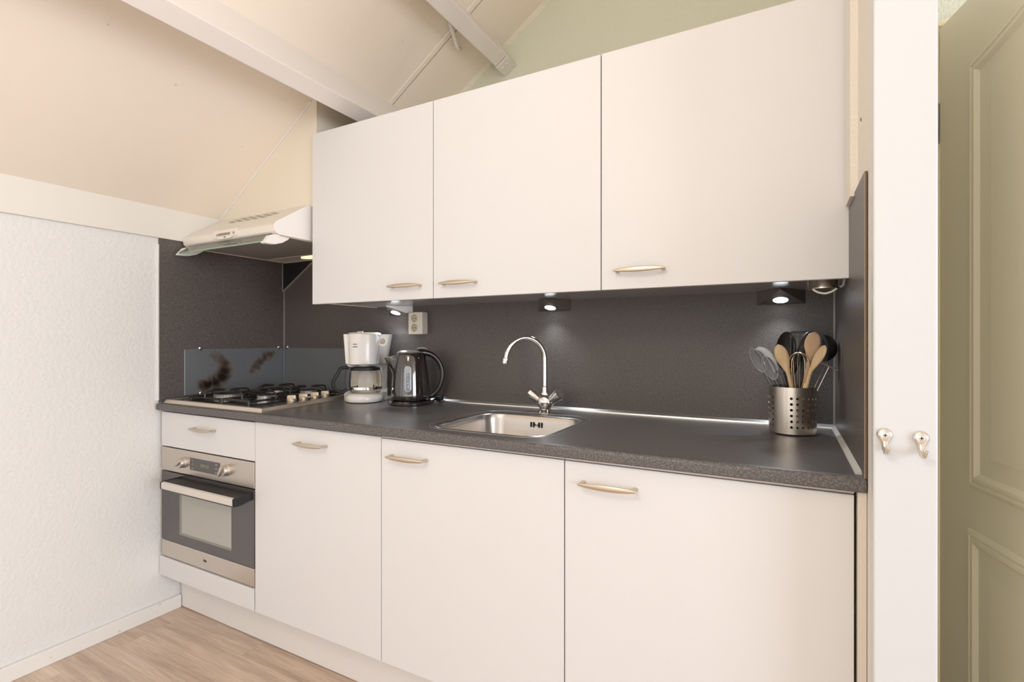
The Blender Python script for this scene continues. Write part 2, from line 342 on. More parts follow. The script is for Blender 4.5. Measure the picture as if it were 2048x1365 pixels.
# rest of the room, behind the camera: walls with their windows
struct('wall_rear', MB().box(XL, -2.15, -2.9, -2.8, 0, 1.72).box(-2.15, .35, -2.9, -2.8, 0, .2).box(.35, XE, -2.9, -2.8, 0, 3.0).box(-2.15, .35, -2.9, -2.8, 2.3, 3.0)
       .prism([(XL, 1.72), (-2.15, 1.72), (-2.15, 2.3), (-1.0, 2.6), (XL, 1.72)][:4], -2.9, -2.8, 'y'), PLASTER)
struct('wall_east', MB().box(XE, XE + .1, -2.9, -1.85, 0, 1.95).box(XE, XE + .1, .05, .18, 0, 1.95).box(XE, XE + .1, 1.32, 2.3, 0, 1.95).box(XE, XE + .1, -1.85, .05, 0, .5), PLASTER)
win = MB()
for x in (-2.15, -0.92, .31): win.box(x, x + .04, -2.86, -2.8, .2, 2.3)
win.box(-2.15, .35, -2.86, -2.8, .2, .26).box(-2.15, .35, -2.86, -2.8, 2.24, 2.3)
struct('window_1', win, TRIMP)
win = MB()
for y in (-1.85, -0.92, .01): win.box(XE - .01, XE + .05, y, y + .04, .5, 1.95)
win.box(XE - .01, XE + .05, -1.85, .05, .5, .55)
struct('window_2', win, TRIMP)
# sloped ceiling (both pitches)
def slope_box(mb, x0, x1, y0, y1, drop0, drop1):
    """slab parallel to the left roof slope; drop = distance below the ceiling surface"""
    P = []
    for x, d in ((x0, drop1), (x1, drop1), (x1, drop0), (x0, drop0)): P.append((x - CN[0] * d, zc(x) - CN[1] * d))
    return mb.prism(P, y0, y1, 'y')
struct('ceiling', slope_box(MB(), XL - .12, RX, -2.9, 2.15, -.06, 0), CEIL)
struct('ceiling_far', MB().prism([(RX, RZ), (XE + .1, RZ - SL * (XE + .1 - RX)), (XE + .1, RZ - SL * (XE + .1 - RX) + .08), (RX, RZ + .08)], -2.9, 2.15, 'y'), CEIL)
# board end against the gable: proud end board, lath, dark seam, yellowed caulk
struct('trim_3', slope_box(MB(), -1.62, -0.2, 1.756, 2.02, .0, .004), CEIL)
struct('trim_4', slope_box(MB(), -1.60, -0.2, 1.729, 1.7515, .0, .0035), CEIL, bevel=.0008)
struct('trim_5', slope_box(MB(), -1.60, -0.2, 1.7520, 1.7552, .0, .0008), SLOT)
random.seed(3)
caulk = MB(); rg = []
k = 0; x = -1.75; rw = .002
while x < -0.2:
    w = random.uniform(.004, .009)
    rw = max(0, min(.006, rw + random.uniform(-.0013, .0013))); d = .0125 + rw
    rg.append([(x - CN[0] * q, yy, zc(x) - CN[1] * q) for yy, q in ((2.014, -.002), (2.014, .0045), (2.034, d), (2.036, d), (2.036, -.002))]); x += w
caulk.rings(rg); struct('trim_6', caulk, TINT)
# board on top of the left wall, baseboard, plaster bead beside the splash panel
struct('trim_7', box(XL, -2.296, -2.9, 1.428, 1.577, 1.706), TRIMP, bevel=.002)
struct('baseboard_left', box(XL, -2.292, -2.8, 1.252, 0, .055), BASEP, bevel=.003)
chips = MB()
for y_, z_, q in ((.8095, .0247, .0035), (1.154, .0237, .003), (1.02, .012, .006), (1.166, .050, .006)): chips.disc_dir((-2.2922, y_, z_), (1, 0, 0), [(q, 0), (q * .8, .0006)], 7)
struct('trim_16', chips, EDGE)
struct('trim_8', MB().tube([(-2.306, 1.164, z / 20) for z in range(18, 32)], .006, 8), PLASTER, smooth=True)
struct('wall_duct_box', MB().box(XL, -1.660, 1.425, 1.445, 1.69, 2.40).box(-1.672, -1.660, 1.445, 2.03, 1.30, 2.40), BOXP)
struct('trim_15', MB().tube([(x_ / 100, 1.4235, zc(x_ / 100) - .003) for x_ in range(-229, -165, 4)], .0045, 8), BEAMP, smooth=True)
# purlins under the roof slope
def purlin(name, xt, w, d, y0, y1, label):
    x0, z0 = xt, zc(xt); t = (1 / NL, SL / NL); P = []
    for a, q in ((0, -.01), (0, d), (-w, d), (-w, -.01)): P.append((x0 + t[0] * a - CN[0] * q, z0 + t[1] * a - CN[1] * q))
    o = struct(name, MB().prism(P, y0, y1, 'y'), BEAMP, bevel=.003); o['label'] = label; return o
purlin('ceiling_beam', -1.556, .064, .180, -2.8, 2.03, 'long white painted roof beam above the left end of the wall cabinets')
b2 = purlin('ceiling_beam', -1.141, .064, .110, -2.8, 1.950, 'short white painted roof beam ending at a metal hanger on the gable')
hg = MB(); x0, z0 = -1.141, zc(-1.141); t = (1 / NL, SL / NL)
P = [(x0 + t[0] * a - CN[0] * q, z0 + t[1] * a - CN[1] * q) for a, q in ((.003, -.01), (.003, .114), (-.067, .114), (-.067, -.01))]
hg.prism(P, 1.9535, 2.034, 'y')
hgo = struct('beam_hanger', hg, TRIMP, b2, bevel=.001)
sc_ = MB()
for a, yy in ((-.022, 1.985), (-.045, 1.985)):
    c = Vector((x0 + t[0] * a - CN[0] * .114, yy, z0 + t[1] * a - CN[1] * .114)); sc_.disc_dir(c, (-CN[0] * -1 * -1, 0, -CN[1]), [(.006, 0), (.006, .002), (.004, .004)], 12)
sc_.build('screw', TRIMP, b2, smooth=True)
# painted cable looping out of the boards behind the short beam
tag(MB().tube(crom([(-1.205, 1.70, zc(-1.205) - .004), (-1.206, 1.73, zc(-1.206) - .035), (-1.222, 1.78, zc(-1.222) - .045), (-1.238, 1.82, zc(-1.238) - .022), (-1.245, 1.835, zc(-1.245) + .002)]), .008, 10).build('cable', BEAMP, smooth=True),
    'thick painted cable stub looping out of the sloped ceiling behind the short beam', 'cable')
# nail heads and knots that show through the paint
nails = MB()
for (x, y) in ((-1.43, 1.80), (-1.02, 1.84), (-1.98, 1.55), (-1.83, .98), (-1.75, .75), (-1.95, 1.30), (-1.35, 1.58)):
    c = Vector((x - CN[0] * .0035, y, zc(x) - CN[1] * .0035)); nails.disc_dir(c, (-CN[0], 0, -CN[1]), [(.003, 0), (.003, .001)], 8)
struct('trim_9', nails, EDGE)
struct('trim_10', MB().disc_dir((.1348, 1.252, 1.600), (-1, 0, 0), [(.0035, 0), (.0035, .001)], 8), SLOT)

# ------------------------------------------------------------------ green panelled door, opened towards the room
HX, HY = 0.371, 1.784
ang = math.atan2(-1.0, .243)
dr = bpy.data.objects.new('door_1', None); C.objects.link(dr); dr.location = (HX, HY, 0); dr.rotation_euler = (0, 0, ang)
tag(dr, 'olive green panelled door standing open beside the white post', kind='structure')
DW, DH = .83, 2.005
box(0, DW, 0, .04, .008, DH).build('door_leaf', DOORP, dr, bevel=.002)
def panel(poly, name):
    n = len(poly)
    def inset(d):
        out = []
        for i in range(n):
            p = Vector(poly[i]); a = (Vector(poly[i - 1]) - p).normalized(); c = (Vector(poly[(i + 1) % n]) - p).normalized()
            na = Vector((-a.y, a.x)); nc = Vector((c.y, -c.x)); bi = (na + nc)
            bi = bi / max(bi.dot(na), .2); out.append(p - bi * d)
        return out
    L = [(0, 0), (.003, .0035), (.010, .0075), (.014, .0075), (.017, .0050), (.022, .0080), (.030, .0085), (.037, .0035), (.041, .0008), (.074, .0008), (.084, .0032), (.086, .0032)]
    mb = MB(); R = []
    for d, h in L: R.append([(p.x, -h - .0002, p.y) for p in inset(d)])
    mb.rings(R, cap=False); mb.f.append(tuple(len(mb.v) - n + i for i in range(n)))
    o = mb.build(name, DOORP, dr, smooth=True, angle=20); return o
arch = [(.135, .785), (DW - .135, .785), (DW - .135, 1.835)]
for u, z_ in ((.610, 1.849), (.530, 1.866), (.470, 1.882), (.415, 1.888), (.360, 1.882), (.300, 1.866), (.220, 1.849)): arch.append((u, z_))
arch.append((.135, 1.835))
panel(arch, 'panel_moulding')
panel([(.130, .20), (DW - .13, .20), (DW - .13, .683), (.130, .683)], 'panel_moulding')
hin = MB().box(-.016, -.002, -.006, .003, 1.69, 1.80); hin.tube([(-.006, -.007, 1.69 + i * .011) for i in range(11)], .006, 10)
hin.build('hinge', STEEL_D, dr)
struct('door_frame', MB().box(.300, .3705, 1.786, 1.80, 0, 2.012).box(.300, 1.24, 1.786, 1.80, 2.0125, 2.030).box(.340, .376, 1.800, 1.90, 0, 2.012), mat('frame_cream', (.74, .66, .48), .4), bevel=.002)

# ------------------------------------------------------------------ cabinet handle
def handle_mb(L=.141, so=.025, h=.0074, t=.0026):
    pts = []; A = []; B = []; N = 28
    for i in range(N + 1):
        s = -1 + 2 * i / N
        pts.append((s * L / 2, -so - .0045 * (1 - s * s), 0)); A.append((0, 0, .0022 + (h - .0022) * (1 - s * s) ** .75)); B.append((0, t * (.55 + .45 * (1 - s * s)), 0))
    mb = MB().loft(pts, A, B, 16)
    for sg in (-1, 1):   # feet running straight back to the door
        x = sg * (L / 2 - .008)
        mb.loft([(x - sg * .004, -so + .0005, 0), (x, -so + .006, 0), (x + sg * .001, -.006, 0), (x + sg * .001, 0, 0)], [(.008, 0, 0), (.0055, 0, 0), (.0055, 0, 0), (.0062, 0, 0)], [(0, 0, .0030), (0, 0, .0034), (0, 0, .0038), (0, 0, .0044)], 14, 3)
    return mb
def handle(parent, loc, off):
    o = handle_mb().build('handle', NICKEL, parent, smooth=True, angle=60)
    o.location = (loc[0] - off[0], loc[1] - off[1], loc[2] - off[2]); return o
# ------------------------------------------------------------------ base cabinets
YD = 1.1716       # door faces
def carcass(mb, x0, x1, y0, y1, z0, z1, t=.016):
    mb.box(x0, x0 + t, y0, y1, z0, z1).box(x1 - t, x1, y0, y1, z0, z1).box(x0 + t, x1 - t, y0, y1, z0, z0 + t).box(x0 + t, x1 - t, y1 - .006, y1, z0 + t, z1)
    return mb
def base(x0, x1, ztop, hx, label, toprail=True):
    loc = ((x0 + x1) / 2, YD, 0); T = thing('base_cabinet', label, 'cabinet', loc, 0, 'base cabinets under the worktop')
    m = carcass(MB(), x0 + .001, x1 - .001, YD + .020, 1.75, .172, .861)
    m.box(x0 + .001, x1 - .001, YD + .004, YD + .08, ztop + .0015, .861)
    m.build('carcass', EDGE, T, off=loc)
    d = box(x0 + .0015, x1 - .0015, YD, YD + .018, .171, ztop).build('door', WHITE, T, bevel=.0015, off=loc)
    handle(d, (hx, YD, .8035), loc); return T
base(-1.684, -1.084, .8555, -1.383, 'white base cabinet door next to the oven, handle in the middle')
base(-1.084, -.484, .8515, -.975, 'white base cabinet door under the sink with a bow handle at left')
base(-.484, .117, .8510, -.370, 'wide white base cabinet door nearest the post at right')
# tall unit with drawer above the oven
loc = (-1.987, YD, 0); T = thing('oven_housing', 'white oven housing with a shallow drawer above and a panel below', 'cabinet', loc)
m = MB().box(-2.291, -2.275, YD + .02, 1.75, .172, .861).box(-1.701, -1.686, YD + .02, 1.75, .172, .861).box(-2.275, -1.701, YD + .03, 1.75, .235, .250).box(-2.275, -1.701, YD + .03, 1.75, .713, .722)
m.build('carcass', EDGE, T, off=loc)
d = box(-2.291, -1.6855, YD, YD + .018, .7125, .8535).build('drawer', WHITE, T, bevel=.0015, off=loc)
handle(d, (-1.984, YD, .803), loc)
box(-2.3035, -1.690, YD - .002, YD + .016, .172, .2515).build('filler_panel', WHITE, T, bevel=.0015, off=loc)
# plinth
tag(box(-2.300, .116, 1.2548, 1.272, .003, .170).build('plinth', WHITE_IN, bevel=.001), 'long white kickboard running along the floor under the base cabinets', 'plinth')
tag(box(.1200, .1340, 1.160, 1.70, 0, .861).build('side_panel', EDGE), 'narrow beige side panel between the last base cabinet and the post', 'panel')

# ------------------------------------------------------------------ worktop with sink cut-out
CF, ZT, ZB = 1.150, .8894, .8615     # front line, top, underside
SX0, SX1, SY0, SY1 = -.964, -.560, 1.215, 1.606
def rrect(x0, x1, y0, y1, r, n=8):
    P = []
    for cx, cy, a0 in ((x1 - r, y1 - r, 0), (x0 + r, y1 - r, PI / 2), (x0 + r, y0 + r, PI), (x1 - r, y0 + r, 1.5 * PI)):
        for i in range(n + 1): a = a0 + PI / 2 * i / n; P.append((cx + r * math.cos(a), cy + r * math.sin(a)))
    return P
# the basin narrows a little towards the back left, as the real one does
def sinkloop(g, r):
    return rrect(SX0 + .006 + g, SX1 - .006 - g, SY0 + .006 + g, SY1 - .006 - g, r)
WX0, WX1 = -2.290, .1300
top = MB()
inner = sinkloop(0, .075); cx, cy = (SX0 + SX1) / 2, (SY0 + SY1) / 2
X0, X1, Y0, Y1 = SX0 - .02, SX1 + .02, SY0 - .02, SY1 + .02
outer = rrect(X0, X1, Y0, Y1, .0001)
top.rings([[(p[0], p[1], ZB) for p in inner], [(p[0], p[1], ZT) for p in inner], [(p[0], p[1], ZT) for p in outer], [(p[0], p[1], ZB) for p in outer]], cap=False)
top.box(WX0, X0, CF + .02, YB, ZB, ZT).box(X1, WX1, CF + .02, YB, ZB, ZT).box(X0, X1, CF + .02, Y0, ZB, ZT).box(X0, X1, Y1, YB, ZB, ZT)
loc = (-1.08, 1.45, ZB); T = thing('worktop', 'long dark grey speckled laminate worktop over the base cabinets', 'worktop', loc)
top.build('slab', TOPL, T, off=loc)
nose = [(CF + .02, ZT)] + [(CF + .009 + .009 * math.cos(a), ZT - .009 + .009 * math.sin(a)) for a in [PI / 2 + i * PI / 12 for i in range(7)]] + [(CF + .004 - .004, ZB + .004), (CF + .004, ZB), (CF + .02, ZB)]
MB().prism(nose, WX0, .1328, 'x').build('front_edge', NOSE, T, off=loc, smooth=True, angle=40)
# aluminium sealing strips where worktop meets the wall panels
struct('trim_11', MB().prism([(YB, ZT), (YB - .011, ZT), (YB - .010, ZT + .004), (YB, ZT + .011)], -1.69, XR, 'x'), ALU)
struct('trim_12', MB().prism([(XR + .0025, ZT), (XR - .009, ZT), (XR - .008, ZT + .003), (XR + .0010, ZT + .009)], 1.182, YB - .008, 'y'), SILI)

# ------------------------------------------------------------------ splash panels
tag(box(XL + .0005, -2.306 + .002, 1.168, YB + .010, ZT, 1.5775).build('splashback', SPLASH), 'dark grey speckled splash panel on the left wall beside the hob', 'splashback')
tag(box(-2.304, XR, YB, YB + .011, ZT, 1.62).build('splashback', SPLASH), 'long dark grey speckled splash panel behind the sink', 'splashback')
tag(MB().prism([(.1270, YB), (.1293, 1.151), (.1338, 1.151), (.1345, YB)], ZT, 1.4655, 'z').build('splashback', SPLASH), 'short dark splash panel on the partition beside the utensil beaker', 'splashback')
box(.1303, .1338, 1.1500, 1.1510, ZT, 1.4655).build('panel_edge', mat('edge_dark', (.10, .08, .07), .5), bpy.data.objects['splashback.002'])
box(.1292, .1303, 1.1500, 1.1510, ZT, 1.4655).build('edge_line', mat('chipboard_edge', (.42, .29, .19), .6), bpy.data.objects['splashback.002'])
struct('trim_13', box(-2.304, -2.300, YB - .004, YB, ZT, 1.40), STRIPM)
struct('trim_14', box(XR - .004, XR, YB - .003, YB, ZT + .01, 1.30), STRIPM)
# triangular dark filler in the corner above
tf = [(-2.304, 1.404), (-2.078, 1.545), (-2.304, 1.545)]
T = tag(MB().prism(tf, YB - .010, YB - .0005, 'y').build('corner_filler', BLACKP), 'black triangular filler piece in the corner under the hood', 'filler panel')
p0, p1 = Vector((-2.304, 1.404)), Vector((-2.070, 1.550)); dv = (p1 - p0).normalized(); nv = Vector((dv.y, -dv.x))
MB().prism([p0, p1, p1 + nv * .006, p0 + nv * .006], YB - .012, YB - .0005, 'y').build('edge_strip', STRIPM, T)
MB().box(-2.304, -2.2985, YB - .013, YB - .0102, 1.404, 1.546).build('edge_strip', STRIPM, T)

# glass guards behind the hob
def bolt(par, c, d, off):
    c = Vector(c) - Vector(off)
    MB().disc_dir(c, d, [(.0045, 0), (.0045, .008), (.0085, .009), (.0085, .016), (.006, .018), (.001, .0185)], 20).build('bolt', CHROME, par, smooth=True)
loc = (-2.296, 1.52, .911)
T = thing('glass_guard', 'low glass guard with two brown scorch marks on the left wall', 'splash guard', loc)
g = box(-2.2985, -2.2935, 1.2675, 1.762, .911, 1.108).build('glass_pane', GUARDB, T)
MB().box(-2.299, -2.293, 1.2655, 1.2675, .911, 1.108).box(-2.299, -2.293, 1.2675, 1.762, 1.108, 1.109).build('glass_edge', GEDGE2, T, off=loc)
g.location = (-loc[0], -loc[1], -loc[2])
for y, z in ((1.331, 1.1145), (1.728, 1.1150), (1.333, .915)): bolt(T, (-2.304, y, z), (1, 0, 0), loc)
loc = (-1.98, 1.76, .90)
T = thing('glass_guard', 'low clear glass guard on the back wall between hob corner and coffee maker', 'splash guard', loc)
box(-2.292, -1.66, 1.7585, 1.7635, .90, 1.108).build('glass_pane', GUARD, T, off=loc)
MB().box(-2.294, -2.292, 1.758, 1.764, .90, 1.108).box(-2.292, -1.66, 1.758, 1.764, 1.108, 1.109).build('glass_edge', GEDGE2, T, off=loc)
for x, z in ((-2.262, 1.115), (-1.70, 1.115)): bolt(T, (x, 1.7695, z), (0, -1, 0), loc)

# ------------------------------------------------------------------ wall cabinets
YU = 1.4103; ZU0, ZU1 = 1.2936, 1.9741
uc0 = -1.669
def upper(k, hx, hz, label):
    x0 = uc0 + .6 * k; x1 = x0 + .6; loc = ((x0 + x1) / 2, YU, ZU0); T = thing('wall_cabinet', label, 'cabinet', loc, 0, 'wall cabinets above the worktop')
    m = MB().box(x0 + .0005, x0 + .0165, YU + .019, YB, ZU0 + .008, ZU1 - .001).box(x1 - .0165, x1 - .0005, YU + .019, YB, ZU0 + .008, ZU1 - .001)
    m.box(x0 + .0165, x1 - .0165, YU + .019, YB, ZU0 + .008, ZU0 + .024).box(x0 + .0165, x1 - .0165, YU + .019, YB, ZU1 - .017, ZU1 - .001).box(x0 + .0165, x1 - .0165, YB - .006, YB, ZU0 + .024, ZU1 - .017)
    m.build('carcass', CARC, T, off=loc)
    d = box(x0 + .0015, x1 - .0015, YU, YU + .018, ZU0, ZU1).build('door', WHITE, T, bevel=.0015, off=loc)
    handle(d, (hx, YU, hz), loc)
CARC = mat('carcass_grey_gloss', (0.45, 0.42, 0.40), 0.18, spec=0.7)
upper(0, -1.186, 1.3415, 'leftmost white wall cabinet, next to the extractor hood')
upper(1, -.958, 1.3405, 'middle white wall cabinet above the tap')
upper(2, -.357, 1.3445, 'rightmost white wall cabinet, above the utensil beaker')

# ------------------------------------------------------------------ oven
loc = (-1.986, YD, .25); T = thing('built_in_oven', 'stainless steel built-in oven with black glass door and digital clock', 'oven', loc)
OX0, OX1 = -2.288, -1.6865
box(-2.270, -1.706, YD + .022, 1.70, .256, .708).build('oven_body', STEEL_D, T, off=loc)
pnl = box(OX0, OX1, YD - .001, YD + .020, .6135, .7085).build('control_panel', STEEL, T, bevel=.001, off=loc)
dsp = box(-2.084, -1.890, YD - .0022, YD + .001, .6355, .6835).build('display', DISP, pnl, off=loc)
def loc_(p): return (p[0] - loc[0], p[1] - loc[1], p[2] - loc[2])
text('clock_digits', '09:43', .019, loc_((-1.984, YD - .0026, .659)), (PI / 2, 0, 0), CLOCK, pnl, sx=1.3)
IC = mat('icon_grey', (.30, .28, .27), .5)
for z in (.674, .659, .643):
    MB().box(-2.071, -2.063, YD - .0026, YD - .0020, z - .0025, z + .0025).build('icon', IC, dsp, off=loc)
    MB().box(-1.917, -1.903, YD - .0026, YD - .0020, z - .0030, z + .0030).build('icon', IC, dsp, off=loc)
def knob(x, z, a):
    m = MB(); c = Vector((x, YD, z)); m.disc_dir(c, (0, -1, 0), [(.022, 0), (.022, .004), (.020, .006), (.0195, .020), (.018, .022)], 36)
    o = m.build('knob', SATIN, pnl, smooth=True, off=loc)
    ca, sa = math.cos(a), math.sin(a); N_ = 14
    pts = [(x + sa * .021 * q, YD - .0225 - .002 * (1 - q * q), z + ca * .021 * q) for q in [-1 + 2 * i / N_ for i in range(N_ + 1)]]
    MB().loft(pts, [Vector((ca, 0, -sa)) * (.0030 + .0040 * (1 - q * q)) for q in [-1 + 2 * i / N_ for i in range(N_ + 1)]], [(0, .0085, 0)] * (N_ + 1), 16, 3.5).build('knob_grip', SATIN, o, smooth=True, off=loc, angle=50)
knob(-2.128, .659, 1.05); knob(-1.846, .662, .55)
dor = box(OX0, OX1, YD - .001, YD + .020, .326, .6085).build('oven_door', BLACKG, T, bevel=.001, off=loc)
box(-2.157, -1.817, YD - .0016, YD, .364, .527).build('door_window', WINDOWG, dor, off=loc)
box(-2.140, -1.817, YD - .0020, YD - .001, .374, .527).build('window_screen', mat('oven_window_inner', (.40, .39, .35), .16, spec=.9), dor, off=loc)
st = box(OX0, OX1, YD - .001, YD + .020, .2585, .3245).build('lower_strip', STEEL, T, bevel=.001, off=loc)
text('logo', 'ETNA', .0125, loc_((-1.985, YD - .0014, .292)), (PI / 2, 0, 0), INK, st, sx=.62)
HYF = 1.096
hnd = MB().prism([(HYF + .010, .5665), (HYF, .570), (HYF, .593), (HYF + .010, .5965)], -2.149, -1.697, 'x').build('door_handle', mat('handle_aluminium', (.78, .73, .67), .42, metal=.6), dor, bevel=.0015, off=loc)
for xa, xb in ((-2.153, -2.149), (-1.697, -1.693)):
    MB().prism([(HYF + .004, .566), (HYF - .001, .570), (HYF - .001, .593), (HYF + .004, .597), (YD, .600), (YD, .575), (HYF + .03, .566)], xa, xb, 'x').build('handle_end', BLACKP, hnd, off=loc)
MB().box(-2.149, -1.697, HYF + .010, YD - .002, .5925, .5965).box(-2.147, -2.120, HYF + .01, YD, .570, .594).box(-1.726, -1.699, HYF + .01, YD, .570, .594).build('handle_guard', BLACKP, hnd, off=loc)

# ------------------------------------------------------------------ sink
loc = (cx, cy, ZT); T = thing('kitchen_sink', 'stainless steel single-bowl sink sunk in the dark worktop', 'sink', loc)
R = []
for g, z, r in ((0.0005, ZT - .002, .075), (.004, ZT + .0004, .073), (.011, ZT - .001, .068), (.015, ZT - .006, .064), (.018, ZT - .02, .060), (.030, ZT - .125, .055), (.040, ZT - .145, .05), (.062, ZT - .152, .04), (.10, ZT - .153, .03)):
    R.append([(p[0], p[1], z) for p in sinkloop(g, r)])
mb = MB(); mb.rings(R, cap=False); mb.f.append(tuple(len(mb.v) - len(R[0]) + i for i in range(len(R[0]))))
mb.build('bowl', STEEL_S, T, smooth=True, off=loc, angle=50)
R = [[(p[0], p[1], z) for p in rrect(-.979 - g, -.554 + g, 1.208 - g, 1.641 + g, .095)] for g, z in ((0, ZT), (0, ZT + .0006), (-.0012, ZT + .0006), (-.0012, ZT))]
MB().rings(R, cap=False, close=True).build('rim_line', ALU, T, smooth=True, off=loc)
ov = MB(); yb = SY1 - .006 - .0215
for x in (-.7765, -.7665, -.7460, -.7360): ov.loft([(x, yb - .0020, ZT - .040), (x, yb - .0020, ZT - .038), (x, yb - .001, ZT - .024), (x, yb - .001, ZT - .022)], [(.001, 0, 0), (.0022, 0, 0), (.0022, 0, 0), (.001, 0, 0)], [(0, .002, 0)] * 4, 8)
ov.build('overflow_slots', DARK, T, off=loc)
MB().disc_dir((-.756, yb - .0010, ZT - .031), (0, -1, 0), [(.005, 0), (.005, .0015), (.003, .003)], 16).build('overflow_screw', CHROME, T, smooth=True, off=loc)
MB().lathe([(.045, ZT - .1525), (.045, ZT - .150), (.036, ZT - .150), (.030, ZT - .152)], cx, cy - .02).build('drain', STEEL_S, T, smooth=True, off=loc)

# ------------------------------------------------------------------ tap
loc = (-.7654, 1.672, ZT); T = thing('mixer_tap', 'chrome two-handle mixer tap with a high swan-neck spout', 'tap', loc)
MB().lathe([(.031, 0), (.031, .002), (.026, .006), (.0215, .011), (.020, .014), (.021, .020)]).build('base', CHROME, T, smooth=True)
m = MB().loft([(0, 0, .010), (0, 0, .018), (0, 0, .034), (0, 0, .050), (0, 0, .060), (0, 0, .066)], [(.013, 0, 0), (.021, 0, 0), (.033, 0, 0), (.028, 0, 0), (.017, 0, 0), (.010, 0, 0)], [(0, .020, 0), (0, .021, 0), (0, .024, 0), (0, .023, 0), (0, .017, 0), (0, .010, 0)], 20, 2.4)
m.build('body', CHROME, T, smooth=True, angle=45)
for sg in (-1, 1):
    d = Vector((sg * .86, -.10, .62)); c = Vector((sg * .012, 0, .036))
    MB().disc_dir(c, d, [(.013, .0), (.0145, .014), (.0165, .022), (.0185, .034), (.0220, .055), (.0222, .058), (.019, .0605), (.002, .061)], 28).build('tap_handle', CHROME, T, smooth=True)
a = math.radians(222); dx, dy = math.cos(a), math.sin(a)
pts = [(0, 0, .060 + .0116 * i) for i in range(10)]; r = .0725; zc0 = .1985
for i in range(0, 27):
    t = PI * i / 26 * .965; pts.append((dx * (r - r * math.cos(t)), dy * (r - r * math.cos(t)), zc0 - .012 + (r + .010) * math.sin(t)))
MB().tube(pts, .0092, 18).build('spout', CHROME, T, smooth=True)
e = Vector(pts[-1]); d = (e - Vector(pts[-2])).normalized()
MB().disc_dir(e - d * .002, d, [(.0095, 0), (.0125, .002), (.0128, .018), (.0120, .021), (.009, .0215)], 24).build('aerator', CHROME, T, smooth=True)
MB().lathe([(.0095, .062), (.0135, .064), (.0135, .070), (.0120, .074), (.0118, .090), (.0105, .094), (.0092, .095)]).build('collar', CHROME, T, smooth=True)

# ------------------------------------------------------------------ hob
loc = (-2.0, 1.43, ZT); T = thing('gas_hob', 'four-burner gas hob with black wire grates and four knobs', 'hob', loc)
hob = [(-2.288, 1.178), (-1.655, 1.178), (-1.755, 1.700), (-2.288, 1.700)]
def ins(poly, d):
    n = len(poly); out = []
    for i in range(n):
        p = Vector(poly[i]); a = (Vector(poly[i - 1]) - p).normalized(); c = (Vector(poly[(i + 1) % n]) - p).normalized(); bi = a + c
        s = abs(a.x * c.y - a.y * c.x); out.append(p + bi * (d / max(s, .3)))
    return out
R = [[(p.x, p.y, z) for p in ins(hob, g)] for g, z in ((0, ZT), (.001, ZT + .004), (.006, ZT + .013), (.014, ZT + .0145), (.018, ZT + .0120))]
MB().rings(R, cap=False).build('rim', HOBRIM, T, off=loc)
q = ins(hob, .0175); MB().prism([(p.x, p.y) for p in q], ZT + .004, ZT + .0122, 'z').build('cooktop', HOBTOP, T, off=loc)
ZH = ZT + .0122
def burner(x, y, r):
    o = MB().lathe([(r * 1.15, ZH), (r * 1.12, ZH + .003), (r, ZH + .004), (r * 1.03, ZH + .018), (r * .95, ZH + .0195)], x, y, 48).build('burner', BURN, T, smooth=True, off=loc)
    t_ = MB()
    for i in range(28):
        an = 2 * PI * i / 28; c, s = math.cos(an), math.sin(an); t_.loft([(x + c * r * .97, y + s * r * .97, ZH + .0165), (x + c * r * 1.04, y + s * r * 1.04, ZH + .0165)], [(-s * r * .05, c * r * .05, 0)] * 2, [(0, 0, .0022)] * 2, 6)
    t_.build('flame_ports', SLOT, o, off=loc)
    MB().lathe([(r * .96, ZH + .0195), (r * .97, ZH + .0215), (r * .85, ZH + .0235), (r * .2, ZH + .024)], x, y, 40).build('burner_cap', ENAMEL, o, smooth=True, off=loc)
    MB().lathe([(r * 1.35, ZH), (r * 1.33, ZH + .0015), (r * 1.16, ZH + .002)], x, y, 40).build('burner_ring', BRASS, o, smooth=True, off=loc)
BS = [(-2.115, 1.345, .052), (-1.915, 1.375, .027), (-2.125, 1.590, .036), (-1.935, 1.615, .036)]
for b_ in BS: burner(*b_)
for gi, (x0, x1) in enumerate(((-2.225, -2.022), (-2.012, -1.835))):
    g_ = MB(); z = ZH + .033; y0, y1 = 1.255, 1.690
    if gi == 1: x1 = -1.842
    g_.tube([(x0, y0, ZH + .008), (x1, y0, ZH + .008), (x1, y1, ZH + .008), (x0, y1, ZH + .008)], .0042, 8, close=True)
    for bx, by, br_ in BS:
        if not (x0 < bx < x1): continue
        for k in range(4):
            an = k * PI / 2; c, s = math.cos(an), math.sin(an)
            ex = (x1 if c > .5 else x0 if c < -.5 else bx); ey = (by + s * .098) if abs(s) > .5 else by
            e_ = Vector((ex, ey, 0)); p_in = Vector((bx + c * .020, by + s * .020, 0)); dd_ = (e_ - p_in).normalized()
            g_.tube([(p_in.x, p_in.y, z + .003), (p_in.x + dd_.x * .01, p_in.y + dd_.y * .01, z + .004), (e_.x - dd_.x * .014, e_.y - dd_.y * .014, z + .003), (e_.x - dd_.x * .004, e_.y - dd_.y * .004, z - .001), (e_.x, e_.y, z - .009), (e_.x, e_.y, ZH + .009)], .0036, 8)
            if abs(s) > .5: g_.tube([(x0, ey, ZH + .008), (x1, ey, ZH + .008)], .0036, 8)
    for x, y in ((x0, y0), (x1, y0), (x1, y1), (x0, y1)): g_.tube([(x, y, ZH), (x, y, ZH + .010)], .006, 8)
    g_.build('pan_grate', ENAMEL, T, smooth=True, off=loc)
